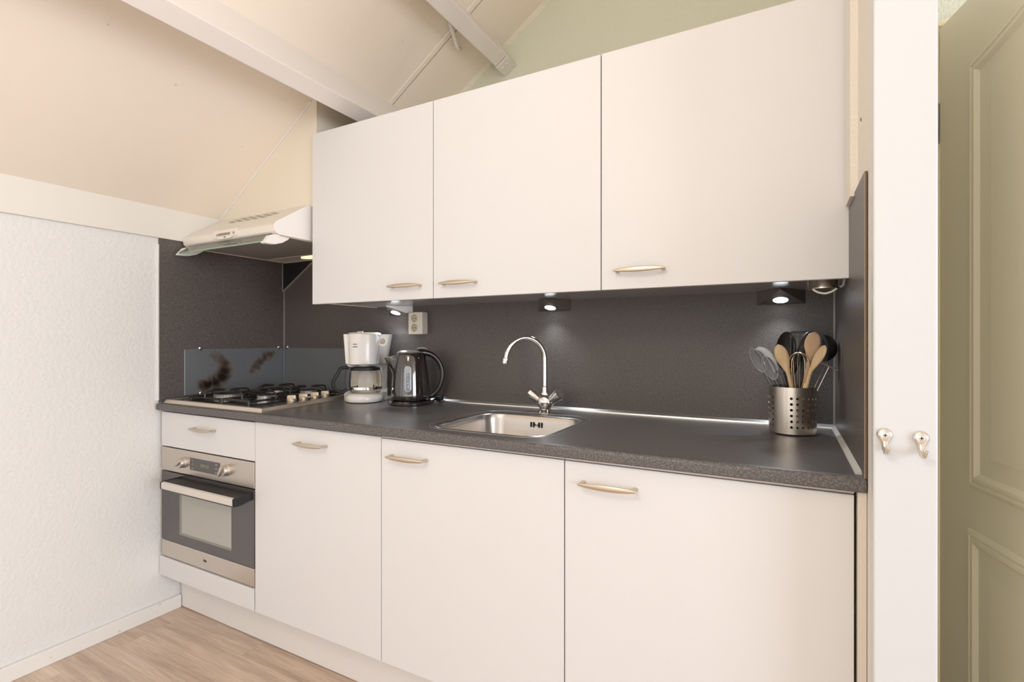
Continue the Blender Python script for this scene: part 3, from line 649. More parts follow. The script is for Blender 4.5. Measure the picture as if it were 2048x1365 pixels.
for x, y in ((-1.775, 1.398), (-1.783, 1.462), (-1.790, 1.526), (-1.796, 1.588)):
    o = MB().lathe([(.0185, ZH), (.0185, ZH + .003), (.0190, ZH + .0035), (.0185, ZH + .009), (.017, ZH + .011)], x, y, 32).build('knob', KNOBM, T, smooth=True, off=loc)
    a = math.radians(38); c, s = math.cos(a), math.sin(a)
    MB().loft([(x, y, ZH + .010), (x, y, ZH + .019), (x, y, ZH + .024), (x, y, ZH + .025)], [(c * .018, s * .018, 0), (c * .0175, s * .0175, 0), (c * .016, s * .016, 0), (c * .014, s * .014, 0)], [(-s * .0075, c * .0075, 0), (-s * .0065, c * .0065, 0), (-s * .006, c * .006, 0), (-s * .004, c * .004, 0)], 16, 4).build('knob_grip', KNOBM, o, smooth=True, off=loc)

# ------------------------------------------------------------------ extractor hood
HX0, HX1 = -2.293, -1.690
loc = (-1.99, 1.55, 1.553); T = thing('extractor_hood', 'white canopy extractor hood with pulled-out glass visor above the hob', 'extractor hood', loc)
prof = [(1.768, 1.5555), (1.285, 1.5535), (1.2705, 1.5545), (1.2615, 1.562), (1.2585, 1.574), (1.2605, 1.587), (1.268, 1.597), (1.279, 1.6035), (1.424, 1.699), (1.424, 1.700), (1.768, 1.700)]
prof2 = [(1.424 if False else p[0], p[1]) for p in prof]
MB().prism([(1.424, 1.5555)] + prof[1:9], HX0, HX1 - .006, 'x').box(HX0, HX1 - .006, 1.424, 1.768, 1.5555, 1.689).build('canopy', HOODW, T, off=loc, smooth=True, angle=25)
ck = [(1.766, 1.5530), (1.30, 1.5505), (1.275, 1.5515), (1.2625, 1.559), (1.2560, 1.573), (1.2575, 1.588), (1.266, 1.600), (1.4095, 1.6925), (1.424, 1.695)]
MB().prism([(1.60, 1.553)] + ck[1:] + [(1.60, 1.695)], HX1 - .006, HX1, 'x').build('side_cheek', HOODP, T, off=loc, bevel=.001)
sl = MB(); tdir = Vector((0, 1.424 - 1.279, 1.699 - 1.6035)).normalized(); nrm = Vector((0, -tdir.z, tdir.y))
for row in range(5):
    n_ = (5, 6, 7, 6, 5)[row]
    for k in range(n_):
        x0_ = -2.165 + row * .0 + (7 - n_) * .024 + k * .050 + (row % 2) * .0; p = Vector((0, 1.279, 1.6035)) + tdir * (.098 + row * .0125) + nrm * .0003
        a_ = (x0_, p.y, p.z); b__ = (x0_ + .036, p.y, p.z)
        u = tdir * .0011
        sl.add([Vector(a_) - u, Vector(b__) - u, Vector(b__) + u, Vector(a_) + u, Vector(a_) - u + nrm * .0004, Vector(b__) - u + nrm * .0004, Vector(b__) + u + nrm * .0004, Vector(a_) + u + nrm * .0004], [(0, 3, 2, 1), (4, 5, 6, 7), (0, 1, 5, 4), (1, 2, 6, 5), (2, 3, 7, 6), (3, 0, 4, 7)])
sl.build('vent_slots', SLOT, T, off=loc)
lp = MB().prism([(-2.070, 1.596), (-1.915, 1.596), (-1.915, 1.567), (-1.945, 1.566), (-1.965, 1.560), (-2.030, 1.560), (-2.050, 1.566), (-2.070, 1.567)], 1.2560, 1.2600, 'y').build('control_plate', HOODW, T, bevel=.0005, off=loc)
sw = MB()
for k in range(4): sw.box(-2.037 + k * .0205, -2.0215 + k * .0205, 1.2535, 1.2562, 1.5745, 1.5835)
sw.box(-2.050, -2.045, 1.2550, 1.2562, 1.573, 1.583)
sw.build('switches', mat('switch_grey', (.30, .25, .20), .5), lp, off=loc)
MB().disc_dir((-1.936, 1.2562, 1.579), (0, -1, 0), [(.006, 0), (.006, .002), (.004, .0025)], 16).build('switch', mat('switch_ivory', (.42, .36, .28), .5), lp, off=loc)
text('lettering', 'EN', .009, loc_((-1.995, 1.2557, 1.567)), (PI / 2, 0, 0), INK, lp)
# visor: sloping glass between two white brackets
v0, v1 = Vector((1.268, 1.5535)), Vector((1.228, 1.5180)); dv = (v1 - v0).normalized(); nv = Vector((dv.y, -dv.x)) * .004
MB().prism([v0, v1, v1 + nv, v0 + nv], HX0 + .03, HX1 - .03, 'x').build('visor_glass', VISOR, T, off=loc)
MB().prism([v1, v1 + dv * .003, v1 + dv * .003 + nv, v1 + nv], HX0 + .03, HX1 - .03, 'x').build('visor_edge', GEDGE, T, off=loc)
for xa, xb in ((HX0 + .006, HX0 + .032), (HX1 - .036, HX1 - .010)):
    MB().prism([(1.270, 1.553), (1.248, 1.545), (1.2235, 1.5155), (1.2245, 1.512), (1.235, 1.5105), (1.268, 1.513), (1.300, 1.524), (1.325, 1.540), (1.3355, 1.553)], xa, xb, 'x').build('visor_bracket', HOODP, T, bevel=.002, off=loc)
fl = MB().box(HX0 + .012, HX1 - .018, 1.300, 1.645, 1.5515, 1.5545).build('grease_filter', FILTER, T, off=loc)
MB().box(HX0 + .004, HX0 + .012, 1.29, 1.764, 1.548, 1.5545).box(HX1 - .018, HX1 - .006, 1.29, 1.764, 1.548, 1.5545).box(HX0 + .012, HX1 - .018, 1.290, 1.300, 1.548, 1.5545).box(HX0 + .012, HX1 - .018, 1.645, 1.652, 1.549, 1.5545).box(HX0 + .012, HX1 - .018, 1.757, 1.764, 1.549, 1.5545).build('underside_frame', mat('hood_frame_beige', (.62, .53, .44), .4), T, off=loc)
MB().loft([(-2.085, 1.705, 1.5545), (-2.085, 1.705, 1.550), (-2.085, 1.705, 1.5485)][:0] or [(-2.02, 1.705, 1.555), (-2.02, 1.705, 1.550), (-2.02, 1.705, 1.5475)], [(.068, 0, 0), (.068, 0, 0), (.050, 0, 0)], [(0, .028, 0), (0, .028, 0), (0, .018, 0)], 32).build('lamp_lens', HOODLAMP, T, smooth=True, off=loc)

# ------------------------------------------------------------------ wedge lamps under the wall cabinets
def wedge(x, label):
    loc = (x, YB - .0015, ZU0 + .0075); T = thing('cabinet_light', label, 'lamp', loc, 0, 'wedge lamps under the wall cabinets')
    w, dpt, h, ty = .066, .100, .041, .0
    tip = (0, -dpt, -.001)
    V = [(-w, 0, 0), (w, 0, 0), tip, (-w, 0, -h), (w, 0, -h), (0, -dpt, -.004)]
    MB().add(V, [(0, 1, 2), (0, 2, 5, 3), (1, 4, 5, 2), (3, 5, 4), (0, 3, 4, 1)]).build('housing', STEEL_D, T)
    # lens disc on the sloping face
    n = Vector((0, -(h - .004), -dpt)).normalized(); c = Vector((0, -.036, -h + (h - .004) * .36)) + n * .0002
    MB().disc_dir(c, n, [(.0275, 0), (.0275, .0015), (.0225, .003)], 32).build('lamp_ring', STEEL_D, T, smooth=True)
    MB().disc_dir(c + n * .002, n, [(.0205, 0), (.0205, .0015), (.015, .002)], 28).build('lens', LED, T)
    l = bpy.data.lights.new('led', 'SPOT'); l.energy = 3.0; l.color = (.82, .91, 1.0); l.spot_size = math.radians(125); l.spot_blend = .8; l.shadow_soft_size = .015
    lo = bpy.data.objects.new('led', l); C.objects.link(lo); lo.parent = T; lo.location = c + n * .008; lo.rotation_euler = n.to_track_quat('-Z', 'Y').to_euler()
wedge(-1.517, 'lit wedge-shaped lamp under the wall cabinets, beside the wall socket')
wedge(-.772, 'lit wedge-shaped lamp under the wall cabinets, above the tap')
wedge(-.0145, 'lit wedge-shaped lamp under the wall cabinets, above the utensil beaker')
loc = (.082, 1.475, ZU0 + .0078); T = thing('puck_light', 'round steel puck fitting with a cable loop under the right wall cabinet', 'lamp', loc)
MB().lathe([(.0335, 0), (.0335, -.021), (.0345, -.023), (.0345, -.0255), (.027, -.026)]).build('housing', STEEL_B, T, smooth=True)
MB().tube(crom([(-.024, -.02, -.026), (-.014, -.022, -.034), (.002, -.022, -.038), (.016, -.022, -.034), (.026, -.02, -.027)]), .0025, 8).build('cable', CREAMP, T, smooth=True)
MB().tube(crom([(.034, 0, -.022), (.040, 0, -.018), (.043, 0, -.006), (.044, 0, .0)]), .003, 8).build('clip', CREAMP, T, smooth=True)

# ------------------------------------------------------------------ wall socket
loc = (-1.406, YB, 1.2235); T = thing('wall_socket', 'ivory double wall socket beside the left lamp', 'socket', loc)
# the visible box: front 72 mm wide, 96 mm high, standing 42 mm off the panel
box(-.0375, .0375, -.042, 0, -.048, .048).build('housing', SOCK, T, bevel=.004, seg=3)
for z in (.0215, -.0195):
    s_ = MB().disc_dir((-.004, -.0422, z), (0, -1, 0), [(.0195, 0), (.0195, .0015), (.0175, .0015), (.0170, .0002)], 32).build('outlet', SOCK, T, smooth=True)
    MB().disc_dir((-.004, -.0424, z), (0, -1, 0), [(.0165, 0), (.0165, .0003)], 32).build('recess', mat('recess_ivory', (.50, .42, .30), .5), s_)
    MB().disc_dir((-.011, -.0427, z), (0, -1, 0), [(.0025, 0), (.0025, .0004)], 12).disc_dir((.003, -.0427, z), (0, -1, 0), [(.0025, 0), (.0025, .0004)], 12).box(-.006, -.002, -.0434, -.0426, z - .0165, z - .012).box(-.006, -.002, -.0434, -.0426, z + .012, z + .0165).build('contacts', SOCKD, s_)

# ------------------------------------------------------------------ coffee maker
loc = (-1.579, 1.604, ZT); T = thing('coffee_maker', 'white drip coffee maker with a glass jug beside the black kettle', 'coffee maker', loc, math.radians(44.5))
bs = MB().lathe([(.070, .001), (.0755, .004), (.0785, .012), (.077, .024), (.071, .033), (.060, .038), (.020, .0385)], 0, 0, 56)
bs.build('base_plate', CREAMP, T, smooth=True)
tower = MB()
def rr(x0, x1, y0, y1, r, z): return [(p[0], p[1], z) for p in rrect(x0, x1, y0, y1, r, 5)]
tower.rings([rr(-.083, .098, .030, .104, .02, .001), rr(-.083, .098, .030, .104, .02, .036), rr(-.078, .098, .055, .104, .018, .045), rr(-.070, .100, .060, .104, .018, .160)])
tower.build('body', CREAMP, T, smooth=True, angle=40)
tk = MB().rings([rr(-.066, .098, .040, .103, .016, .158), rr(-.070, .102, .034, .104, .018, .175), rr(-.078, .120, .024, .106, .02, .284), rr(-.080, .122, .023, .107, .02, .2865)])
tk.build('water_tank', CREAMP, T, smooth=True, angle=40)
MB().rings([rr(-.066, .070, -.045, .105, .04, .286), rr(-.062, .066, -.040, .102, .04, .2925), rr(-.050, .054, -.02, .10, .03, .294)]).build('lid', CREAMS, T, smooth=True, angle=50)
MB().rings([rr(-.030, -.002, -.012, .016, .008, .293), rr(-.028, -.004, -.010, .014, .007, .298)]).build('lid_knob', CREAMS, T, smooth=True)
# swing-out filter holder in front, flat sided drum
def drum(z, k): return [(-.003 + .0655 * k * math.copysign(abs(math.cos(a)) ** .8, math.cos(a)), -.004 + .062 * k * math.copysign(abs(math.sin(a)) ** .9, math.sin(a)), z) for a in [2 * PI * i / 56 for i in range(56)]]
fh = MB().rings([drum(.1585, .90), drum(.161, .955), drum(.170, .965), drum(.283, .99), drum(.2865, .975)]).build('filter_holder', CREAMP, T, smooth=True, angle=50)
MB().rings([rr(-.0745, -.058, -.022, .045, .006, .162), rr(-.0835, -.060, -.020, .045, .006, .286)]).build('hinge_cover', CREAMP, T, smooth=True)
# ring-shaped grip at the right of the holder
rg_ = MB(); cxr, czr = .0745, .2560
R = []
for rad, yy in ((.0205, -.0225), (.0205, -.0155), (.0125, -.0155), (.0125, -.0225)): R.append([(cxr + rad * math.cos(2 * PI * i / 36), yy, czr + rad * math.sin(2 * PI * i / 36)) for i in range(36)])
rg_.rings(R, cap=False, close=True)
rg_.prism([(.048, .284), (.0565, .2825), (.064, .274), (.058, .262), (.0600, .240), (.055, .225), (.055, .165), (.048, .163)], -.0225, -.0155, 'y')
MB().disc_dir((cxr, -.004, czr), (0, -1, 0), [(.0135, 0), (.0135, .002)], 20).build('hole_shade', mat('hole_shade_brown', (.34, .27, .18), .5), fh)  # brown disc paints the shadowy gap inside the grip ring
rg_.build('holder_grip', CREAMP, fh, smooth=True, angle=40)
text('lettering', 'PHILIPS', .0062, (-.0362, -.0612, .2440), (PI / 2, 0, -.42), INK, fh, sx=.85)
text('lettering', 'comfort', .0078, (-.0362, -.0612, .2335), (PI / 2, 0, -.42), INK, fh, sx=.85)
sw_ = MB().loft([(.0965, .075, .022), (.0965, .075, .026), (.0965, .075, .046), (.0965, .075, .050)], [(0, .004, 0), (0, .007, 0), (0, .007, 0), (0, .004, 0)], [(.0035, 0, 0)] * 4, 14).build('switch', CREAMP, T, smooth=True)
MB().lathe([(.030, .160), (.026, .150), (.012, .148)], 0, 0, 32).build('drip_outlet', CREAMS, T, smooth=True)
# jug
jg = MB().lathe([(.050, .0405), (.060, .042), (.0655, .052), (.068, .065), (.0675, .110), (.0635, .128), (.0590, .136), (.0585, .139)], .006, -.004, 56, cap=False)
jg.f.append(tuple(range(56))); jug = jg.build('glass_jug', GLASS, T, smooth=True, angle=60)
MB().lathe([(.0595, .1335), (.0600, .137), (.0595, .145), (.050, .148), (.010, .1485)], .006, -.004, 48).build('jug_lid', BLACKP, jug, smooth=True)
MB().rings([[(.006 + r_ * math.cos(2 * PI * i / 56), -.004 + r_ * math.sin(2 * PI * i / 56), z) for i in range(56)] for r_, z in ((.0683, .055), (.0683, .0655), (.0676, .0655), (.0676, .055))], cap=False, close=True).build('steel_band', CHROME, jug, smooth=True)
hp = crom([(-.062, -.012, .144), (-.076, -.016, .1465), (-.094, -.020, .142), (-.103, -.021, .128), (-.108, -.022, .115), (-.119, -.024, .098), (-.1235, -.025, .078), (-.116, -.024, .058), (-.100, -.021, .045), (-.085, -.018, .044), (-.070, -.014, .053)], 5)
o = MB().loft(hp, [(.002, -.009, 0)] * len(hp), [Vector((-(hp[min(i + 1, len(hp) - 1)] - hp[max(i - 1, 0)]).z, 0, (hp[min(i + 1, len(hp) - 1)] - hp[max(i - 1, 0)]).x)).normalized() * .0068 for i in range(len(hp))], 12, 3).build('jug_handle', BLACKP, jug, smooth=True, angle=60)
MB().loft([(-.062, -.012, .148), (-.064, -.013, .120), (-.066, -.014, .090), (-.065, -.0135, .060), (-.061, -.012, .048)], [(.0105, 0, 0), (.0115, 0, 0), (.0115, 0, 0), (.0115, 0, 0), (.010, 0, 0)], [(0, .006, 0)] * 5, 12, 3).build('jug_spine', GREYN, jug, smooth=True, angle=60)

# ------------------------------------------------------------------ kettle
loc = (-1.354, 1.637, ZT); T = thing('electric_kettle', 'glossy black electric kettle with a large loop handle beside the coffee maker', 'kettle', loc, math.radians(39.6))
MB().lathe([(.078, .001), (.086, .003), (.0865, .010), (.082, .016), (.072, .019)], -.001, 0, 64).build('power_base', KETTLE, T, smooth=True)
MB().lathe([(.060, .018), (.060, .023)], 0, 0, 40).build('base_collar', BLACKP, T, smooth=True)
n = 128; R = []
for z, r_ in ((.0225, .068), (.0235, .0775), (.026, .0790), (.040, .0788), (.070, .0772), (.100, .0745), (.120, .0725), (.140, .0700), (.160, .0672), (.175, .0645), (.190, .0615), (.197, .0598), (.2035, .0572), (.208, .0540)):
    ring = []
    for i in range(n):
        a = 2 * PI * i / n; da = abs(((a - PI + PI) % (2 * PI)) - PI)   # angle from the spout side (local -x)
        k = max(0, min(1, (z - .128) / .066)) if z < .2 else max(0, 1 - (z - .197) / .008); sp = max(0, 1 - da / .50) ** 1.5 * k * .046
        rr_ = r_ + sp; ring.append((rr_ * math.cos(a), rr_ * math.sin(a), z - .000 + (0 if z < .19 else -.006 * math.exp(-(da / .4) ** 2))))
    R.append(ring)
bd = MB().rings(R).build('kettle_body', KETTLE, T, smooth=True, angle=50)
MB().lathe([(.0535, .2065), (.050, .213), (.038, .2185), (.015, .221), (.002, .2212)], -.004, 0, 48).build('lid', KLID, T, smooth=True)
MB().lathe([(.0545, .205), (.0550, .209), (.0530, .2105)], -.002, 0, 48).build('lid_ring', KETTLE, T, smooth=True)
hp = crom([(.030, 0, .2085), (.052, 0, .2095), (.078, 0, .2035), (.102, 0, .187), (.120, 0, .160), (.1285, 0, .128), (.1265, 0, .095), (.116, 0, .064), (.100, 0, .042), (.082, 0, .030), (.070, 0, .027)], 5)
nh = len(hp)
def hw(i):
    t = i / (nh - 1); return .0185 - .010 * smoothstep(0, .35, t) - .003 * smoothstep(.6, 1, t)
Bv = [Vector((-(hp[min(i + 1, nh - 1)] - hp[max(i - 1, 0)]).z, 0, (hp[min(i + 1, nh - 1)] - hp[max(i - 1, 0)]).x)).normalized() * (.0092 + .006 * (1 - smoothstep(0, .35, i / (nh - 1)))) for i in range(nh)]
MB().loft(hp, [(0, hw(i) + .001, 0) for i in range(nh)], Bv, 18, 2.5).build('handle', KETTLEH, T, smooth=True, angle=60)
MB().loft(crom([(.026, 0, .2260), (.042, 0, .2285), (.058, 0, .2280), (.070, 0, .2220)], 4), [(0, .006 + .004 * math.sin(PI * i / 12), 0) for i in range(13)], [(0, 0, .0022 + .0016 * math.sin(PI * i / 12)) for i in range(13)], 12).build('lid_button', mat('button_silver', (.62, .62, .63), .25, metal=.4), T, smooth=True)
def gauge(w, z0, z1, y, name, m_, par, d=.0025):
    P = []
    for cz, a0 in ((z1 - w, 0), (z0 + w, PI)):
        for i in range(13): a = a0 + PI * i / 12; P.append((-.011 + w * math.cos(a), cz + w * math.sin(a)))
    R = []
    for k, (dd_, sc_k) in enumerate(((.003, 1), (-d, 1), (-d - .0008, .8))):
        R.append([(-.011 + (px + .011) * sc_k, y(pz) + dd_, (z0 + z1) / 2 + (pz - (z0 + z1) / 2) * (1 if sc_k == 1 else .97)) for px, pz in P])
    return MB().rings(R).build(name, m_, par, smooth=True, angle=40)
yk = lambda z: -(.0787 - .0115 * max(0, (z - .04) / .12) ** 1.1)
gg = gauge(.0138, .055, .158, yk, 'water_gauge', GAUGE, T)
gauge(.0065, .062, .130, lambda z: yk(z) - .0025, 'gauge_window', GAUGE_D, gg)
mk = MB()
for k in range(4): mk.box(-.013, -.009, yk(.075 + .015 * k) - .0068, yk(.075 + .015 * k) - .005, .074 + .015 * k, .0765 + .015 * k)
mk.build('gauge_marks', INKW, gg)
text('lettering', 'PHILIPS', .0100, (-.008, -.0798, .0415), (PI / 2, 0, -.02), INKW, T, sx=.85)

# loose mains plug beside the kettle
loc = (-1.278, 1.742, ZT); T = thing('mains_plug', 'black two-pin mains plug lying on the worktop behind the kettle', 'plug', loc, math.radians(12))
MB().loft([(-.028, 0, .014), (-.020, 0, .014), (-.004, 0, .014), (.004, 0, .014)], [(0, .006, 0), (0, .010, 0), (0, .016, 0), (0, .0165, 0)], [(0, 0, .006), (0, 0, .009), (0, 0, .0125), (0, 0, .0128)], 18, 2.8).build('plug_body', BLACKP, T, smooth=True)
for y in (-.0095, .0095): MB().tube([(.004, y, .014 + y * .6), (.022, y, .014 + y * .6)], .0024, 10).build('pin', HOOKM, T, smooth=True)
MB().tube(crom([(-.026, 0, .014), (-.034, -.001, .008), (-.040, .004, .0035), (-.044, .012, .0035)], 5), .0032, 8).build('cord', BLACKP, T, smooth=True)

# ------------------------------------------------------------------ utensil beaker (perforated steel)
BX, BY = .0160, 1.628; BR = .0595
loc = (BX, BY, ZT); T = thing('utensil_beaker', 'perforated stainless steel beaker full of cooking utensils', 'utensil holder', loc)
sh = MB(); z0, z1 = .004, .130
def P3(u, v, r=BR): return (r * math.cos(u), r * math.sin(u), v)
cw = math.radians(14); ch = .0156; rh = .0037; zrow = [.0235 + ch * i for i in range(6)]
base_ang = -PI / 2
cols = []
for g_ in range(3):
    a0 = base_ang + g_ * 2 * PI / 3 - math.radians(3)
    for c_ in range(6): cols.append((a0 + c_ * cw, True))
    rem = 2 * PI / 3 - 6 * cw; 
    for c_ in range(6): cols.append((a0 + 5.5 * cw + rem * (c_ + .5) / 6, False))
rem = (2 * PI / 3 - 6 * cw) / 6
for (a, hole) in cols:
    w = cw if hole else rem
    def q(u0, u1, v0, v1): sh.add([P3(u0, v0), P3(u1, v0), P3(u1, v1), P3(u0, v1)], [(0, 1, 2, 3)])
    a0, a1 = a - w / 2, a + w / 2
    am = (a0 + a1) / 2
    for aa, ab in ((a0, am), (am, a1)): q(aa, ab, z0, zrow[0] - ch / 2); q(aa, ab, zrow[-1] + ch / 2, z1)
    if not hole:
        for zr in zrow: q(a0, am, zr - ch / 2, zr + ch / 2); q(am, a1, zr - ch / 2, zr + ch / 2)
        continue
    for zr in zrow:
        n_ = 16; ou = []; inn = []
        for i in range(n_):
            t = 2 * PI * i / n_; c, s = math.cos(t), math.sin(t); m_ = max(abs(c), abs(s))
            if i % 2 and i % 4 != 2: ou.append((c / m_, s / m_))
            else: ou.append((round(c / m_), round(s / m_)))
            inn.append((c, s))
        VO = [P3(a + x * w / 2, zr + y * ch / 2) for x, y in ou]; VI = [P3(a + x * rh / BR, zr + y * rh) for x, y in inn]
        sh.add(VO + VI, [(i, (i + 1) % n_, n_ + (i + 1) % n_, n_ + i) for i in range(n_)])
so = sh.build('beaker_wall', STEEL_B, T, smooth=True, weld=True, angle=60)
md = so.modifiers.new('thick', 'SOLIDIFY'); md.thickness = .0009; md.offset = -1
md = so.modifiers.new('crease', 'EDGE_SPLIT'); md.split_angle = math.radians(40)
MB().lathe([(BR - .002, .0035), (BR, .004), (BR, .0055), (BR - .003, .0055)], 0, 0, 64).build('beaker_bottom', STEEL_B, T, smooth=True)
MB().rings([[(r_ * math.cos(2 * PI * i / 72), r_ * math.sin(2 * PI * i / 72), z) for i in range(72)] for r_, z in ((BR + .0008, .128), (BR + .0008, .131), (BR - .0012, .131), (BR - .0012, .128))], cap=False, close=True).build('rolled_rim', STEEL_B, T, smooth=True)
for i in range(3): a = 2 * PI * i / 3 + .3; MB().lathe([(.006, 0), (.006, .0045)], .045 * math.cos(a), .045 * math.sin(a), 12).build('foot', BLACKP, T)

# utensils: local frame origin = beaker foot; x right along the wall, y into the wall, z up
def U(name, label, cat, group=None): return thing(name, label, cat, loc, 0, group)
def spoon(o, foot, neck, head_c, head_top, w, th, m_, hr=.0055, dish=0.0, ydir=(0, 1, 0), name='head', edge=None):
    """handle from foot to neck, oval head from neck to head_top"""
    if dish: MB().tube([foot, Vector(foot).lerp(Vector(neck), .5), neck], [hr * .9, hr, hr * 1.0], 18).build('handle', m_, o, smooth=True)
    ax = (Vector(head_top) - Vector(neck)); L = ax.length; t = ax.normalized()
    yv = Vector(ydir).normalized(); side = t.cross(yv).normalized(); yv = side.cross(t).normalized()
    N = 18; mb = MB()
    if dish == 0:
        pts = []; A = []; B = []
        for i in range(N + 1):
            s = i / N
            wd = hr + (w - hr) * smoothstep(0, .62, s) if s < .62 else max(w * math.sqrt(max(0, 1 - ((s - .62) / .38) ** 2)), .0015)
            bt = hr + (th - hr) * smoothstep(0, .4, s) if s < .7 else max(th * (1 - ((s - .7) / .3) ** 2) ** .5 if s < 1 else 0, .0012)
            pts.append(Vector(neck) + t * (L * s)); A.append(side * wd); B.append(yv * bt)
        hd = [Vector(foot).lerp(Vector(neck), q) for q in (0, .3, .6, .85, .96)]
        mb.loft(hd + pts[1:], [side * hr] * 5 + A[1:], [yv * hr] * 5 + B[1:], 24)
        return mb.build('spoon_body', m_, o, smooth=True, angle=70)
    else:
        R = []
        M = 20
        for k in range(7):    # concentric ovals, outside then inside
            q_ = k / 6; R.append((q_, dish * (1 - q_ ** 2)))
        ctr = Vector(neck).lerp(Vector(head_top), .52); a_, b_ = L * .52, w
        out = [[ctr + t * (a_ * q_ * math.cos(2 * PI * i / M)) + side * (b_ * q_ * math.sin(2 * PI * i / M)) + yv * dd for i in range(M)] for q_, dd in R if q_ > 0]
        inn = [[p - yv * .0014 for p in ring] for ring in out]
        mb.rings(list(reversed(out)), cap=False); mb.f.append(tuple(len(mb.v) - M + i for i in range(M)))
        if m_ is not PLASTICC:
            o0 = len(mb.v); mb.rings(list(reversed(inn)), cap=False); mb.f.append(tuple(len(mb.v) - M + i for i in range(M)))
            for i in range(M): mb.f.append((i, (i + 1) % M, o0 + (i + 1) % M, o0 + i))
        else:
            rim_ = [p - yv * 0 for p in out[-1]]
            MB().tube(rim_, .0009, 6, close=True).build('rim', PLASTICR, o, smooth=True)
    return mb.build(name, m_, o, smooth=True, angle=60)
z = lambda Z: Z - ZT
# back row: black and grey nylon
o = U('serving_spoon', 'black nylon serving spoon standing at the back left of the beaker', 'spoon')
spoon(o, (.020, .010, .01), (-.018, .028, z(1.062)), None, (-.014, .034, z(1.170)), .0265, 0, BLACKN, .0055, dish=.016)
o = U('slotted_turner', 'dark grey slotted turner standing at the back of the beaker', 'spatula')
tn = MB(); u0, u1, v0, v1 = -.0060, .0560, z(1.085), z(1.1765); yy = .036
cwt = (u1 - u0) / 5; zh = v1 - .0125
tn.add([(u0, yy, v1 - .0055), (u1, yy, v1 - .0055), (u1 - .004, yy, v1), (u0 + .002, yy, v1 - .001)], [(0, 1, 2, 3)])
for k in range(5):
    xa = u0 + cwt * k; xc = xa + cwt / 2; n_ = 16; ou = []; inn = []
    for i in range(n_):
        t = 2 * PI * i / n_; c_, s_ = math.cos(t), math.sin(t); m_ = max(abs(c_), abs(s_)); ou.append((xc + c_ / m_ * cwt / 2, yy, zh + s_ / m_ * .007)); inn.append((xc + c_ * .0032, yy, zh + s_ * .0032))
    tn.add(ou + inn, [(i, (i + 1) % n_, n_ + (i + 1) % n_, n_ + i) for i in range(n_)])
    for a_, b_ in ((xa, xa + .0032), (xa + cwt - .0032, xa + cwt)): tn.add([(a_, yy, v0 + .012), (b_, yy, v0 + .012), (b_, yy, zh - .007), (a_, yy, zh - .007)], [(0, 1, 2, 3)])
tn.add([(u0 + .010, yy, v0 - .004), (u1 - .010, yy, v0 - .004), (u1, yy, v0 + .012), (u0, yy, v0 + .012)], [(0, 1, 2, 3)])
tno = tn.build('blade', GREYN, o, weld=True); md = tno.modifiers.new('thick', 'SOLIDIFY'); md.thickness = .002
MB().tube([(.020, .012, .01), (.024, .032, z(1.04)), (.026, .036, z(1.095))], [.0055, .0055, .008], 12).build('handle', GREYN, o, smooth=True)
o = U('nylon_utensil', 'black nylon utensil held head down, its looped handle end up', 'cooking utensil')
gd = Vector((.34, 0, .94)).normalized(); gp = Vector((gd.z, 0, -gd.x)); gc = Vector((.0345, .0135, z(1.1490)))
hb = [gc - gd * q for q in (.105, .080, .060, .045, .032, .022, .016)]
MB().loft([(.000, .006, .010)] + hb, [gp * w for w in (.004, .0055, .0065, .0085, .0105, .0118, .0120, .0105)], [(0, w, 0) for w in (.004, .0055, .006, .007, .0075, .0070, .0062, .005)], 18, 2.3).build('grip', BLACKN, o, smooth=True)
MB().tube([gc + gd * (.0215 * math.sin(2 * PI * i / 28)) + gp * (.0088 * math.cos(2 * PI * i / 28) * (1 - .25 * math.sin(2 * PI * i / 28))) for i in range(28)], .0040, 10, close=True).build('hanging_loop', BLACKN, o, smooth=True)
o = U('ladle', 'black nylon ladle with a deep bowl turned to the right wall', 'ladle')
MB().tube(crom([(-.030, .004, .012), (.010, .014, .110), (.040, .020, z(1.050)), (.055, .022, z(1.080)), (.068, .024, z(1.100))], 5), .0055, 12).build('handle', BLACKN, o, smooth=True)
cL = Vector((.0730, .030, z(1.1275))); ax = Vector((.93, .34, .10)).normalized()
pr_ = [(.0385 * math.cos(t), .036 * math.sin(t)) for t in [i * PI / 2 / 10 for i in range(10)]] + [(.002, .036)]
pin = [(.0368 * math.cos(t), .036 * math.sin(t)) for t in [i * PI / 2 / 10 for i in range(10)]] + [(.002, .036)]
MB().disc_dir(cL, ax, pr_, 36).build('bowl', BLACKN, o, smooth=True)
me_ = MB(); d_ = ax; up_ = Vector((0, 0, 1)); a_ = up_.cross(d_).normalized(); b_ = d_.cross(a_)
# the bowl's open mouth: a rim ring and the hollow inside
bowl = o.children[-1]
bm = bmesh.new(); bm.from_mesh(bowl.data)
fmax = [f for f in bm.faces if len(f.verts) > 8 and (f.calc_center_median() - cL).length < .01]
bmesh.ops.delete(bm, geom=fmax, context='FACES'); bm.to_mesh(bowl.data); bm.free()
md = bowl.modifiers.new('thick', 'SOLIDIFY'); md.thickness = .0018; md.offset = -1
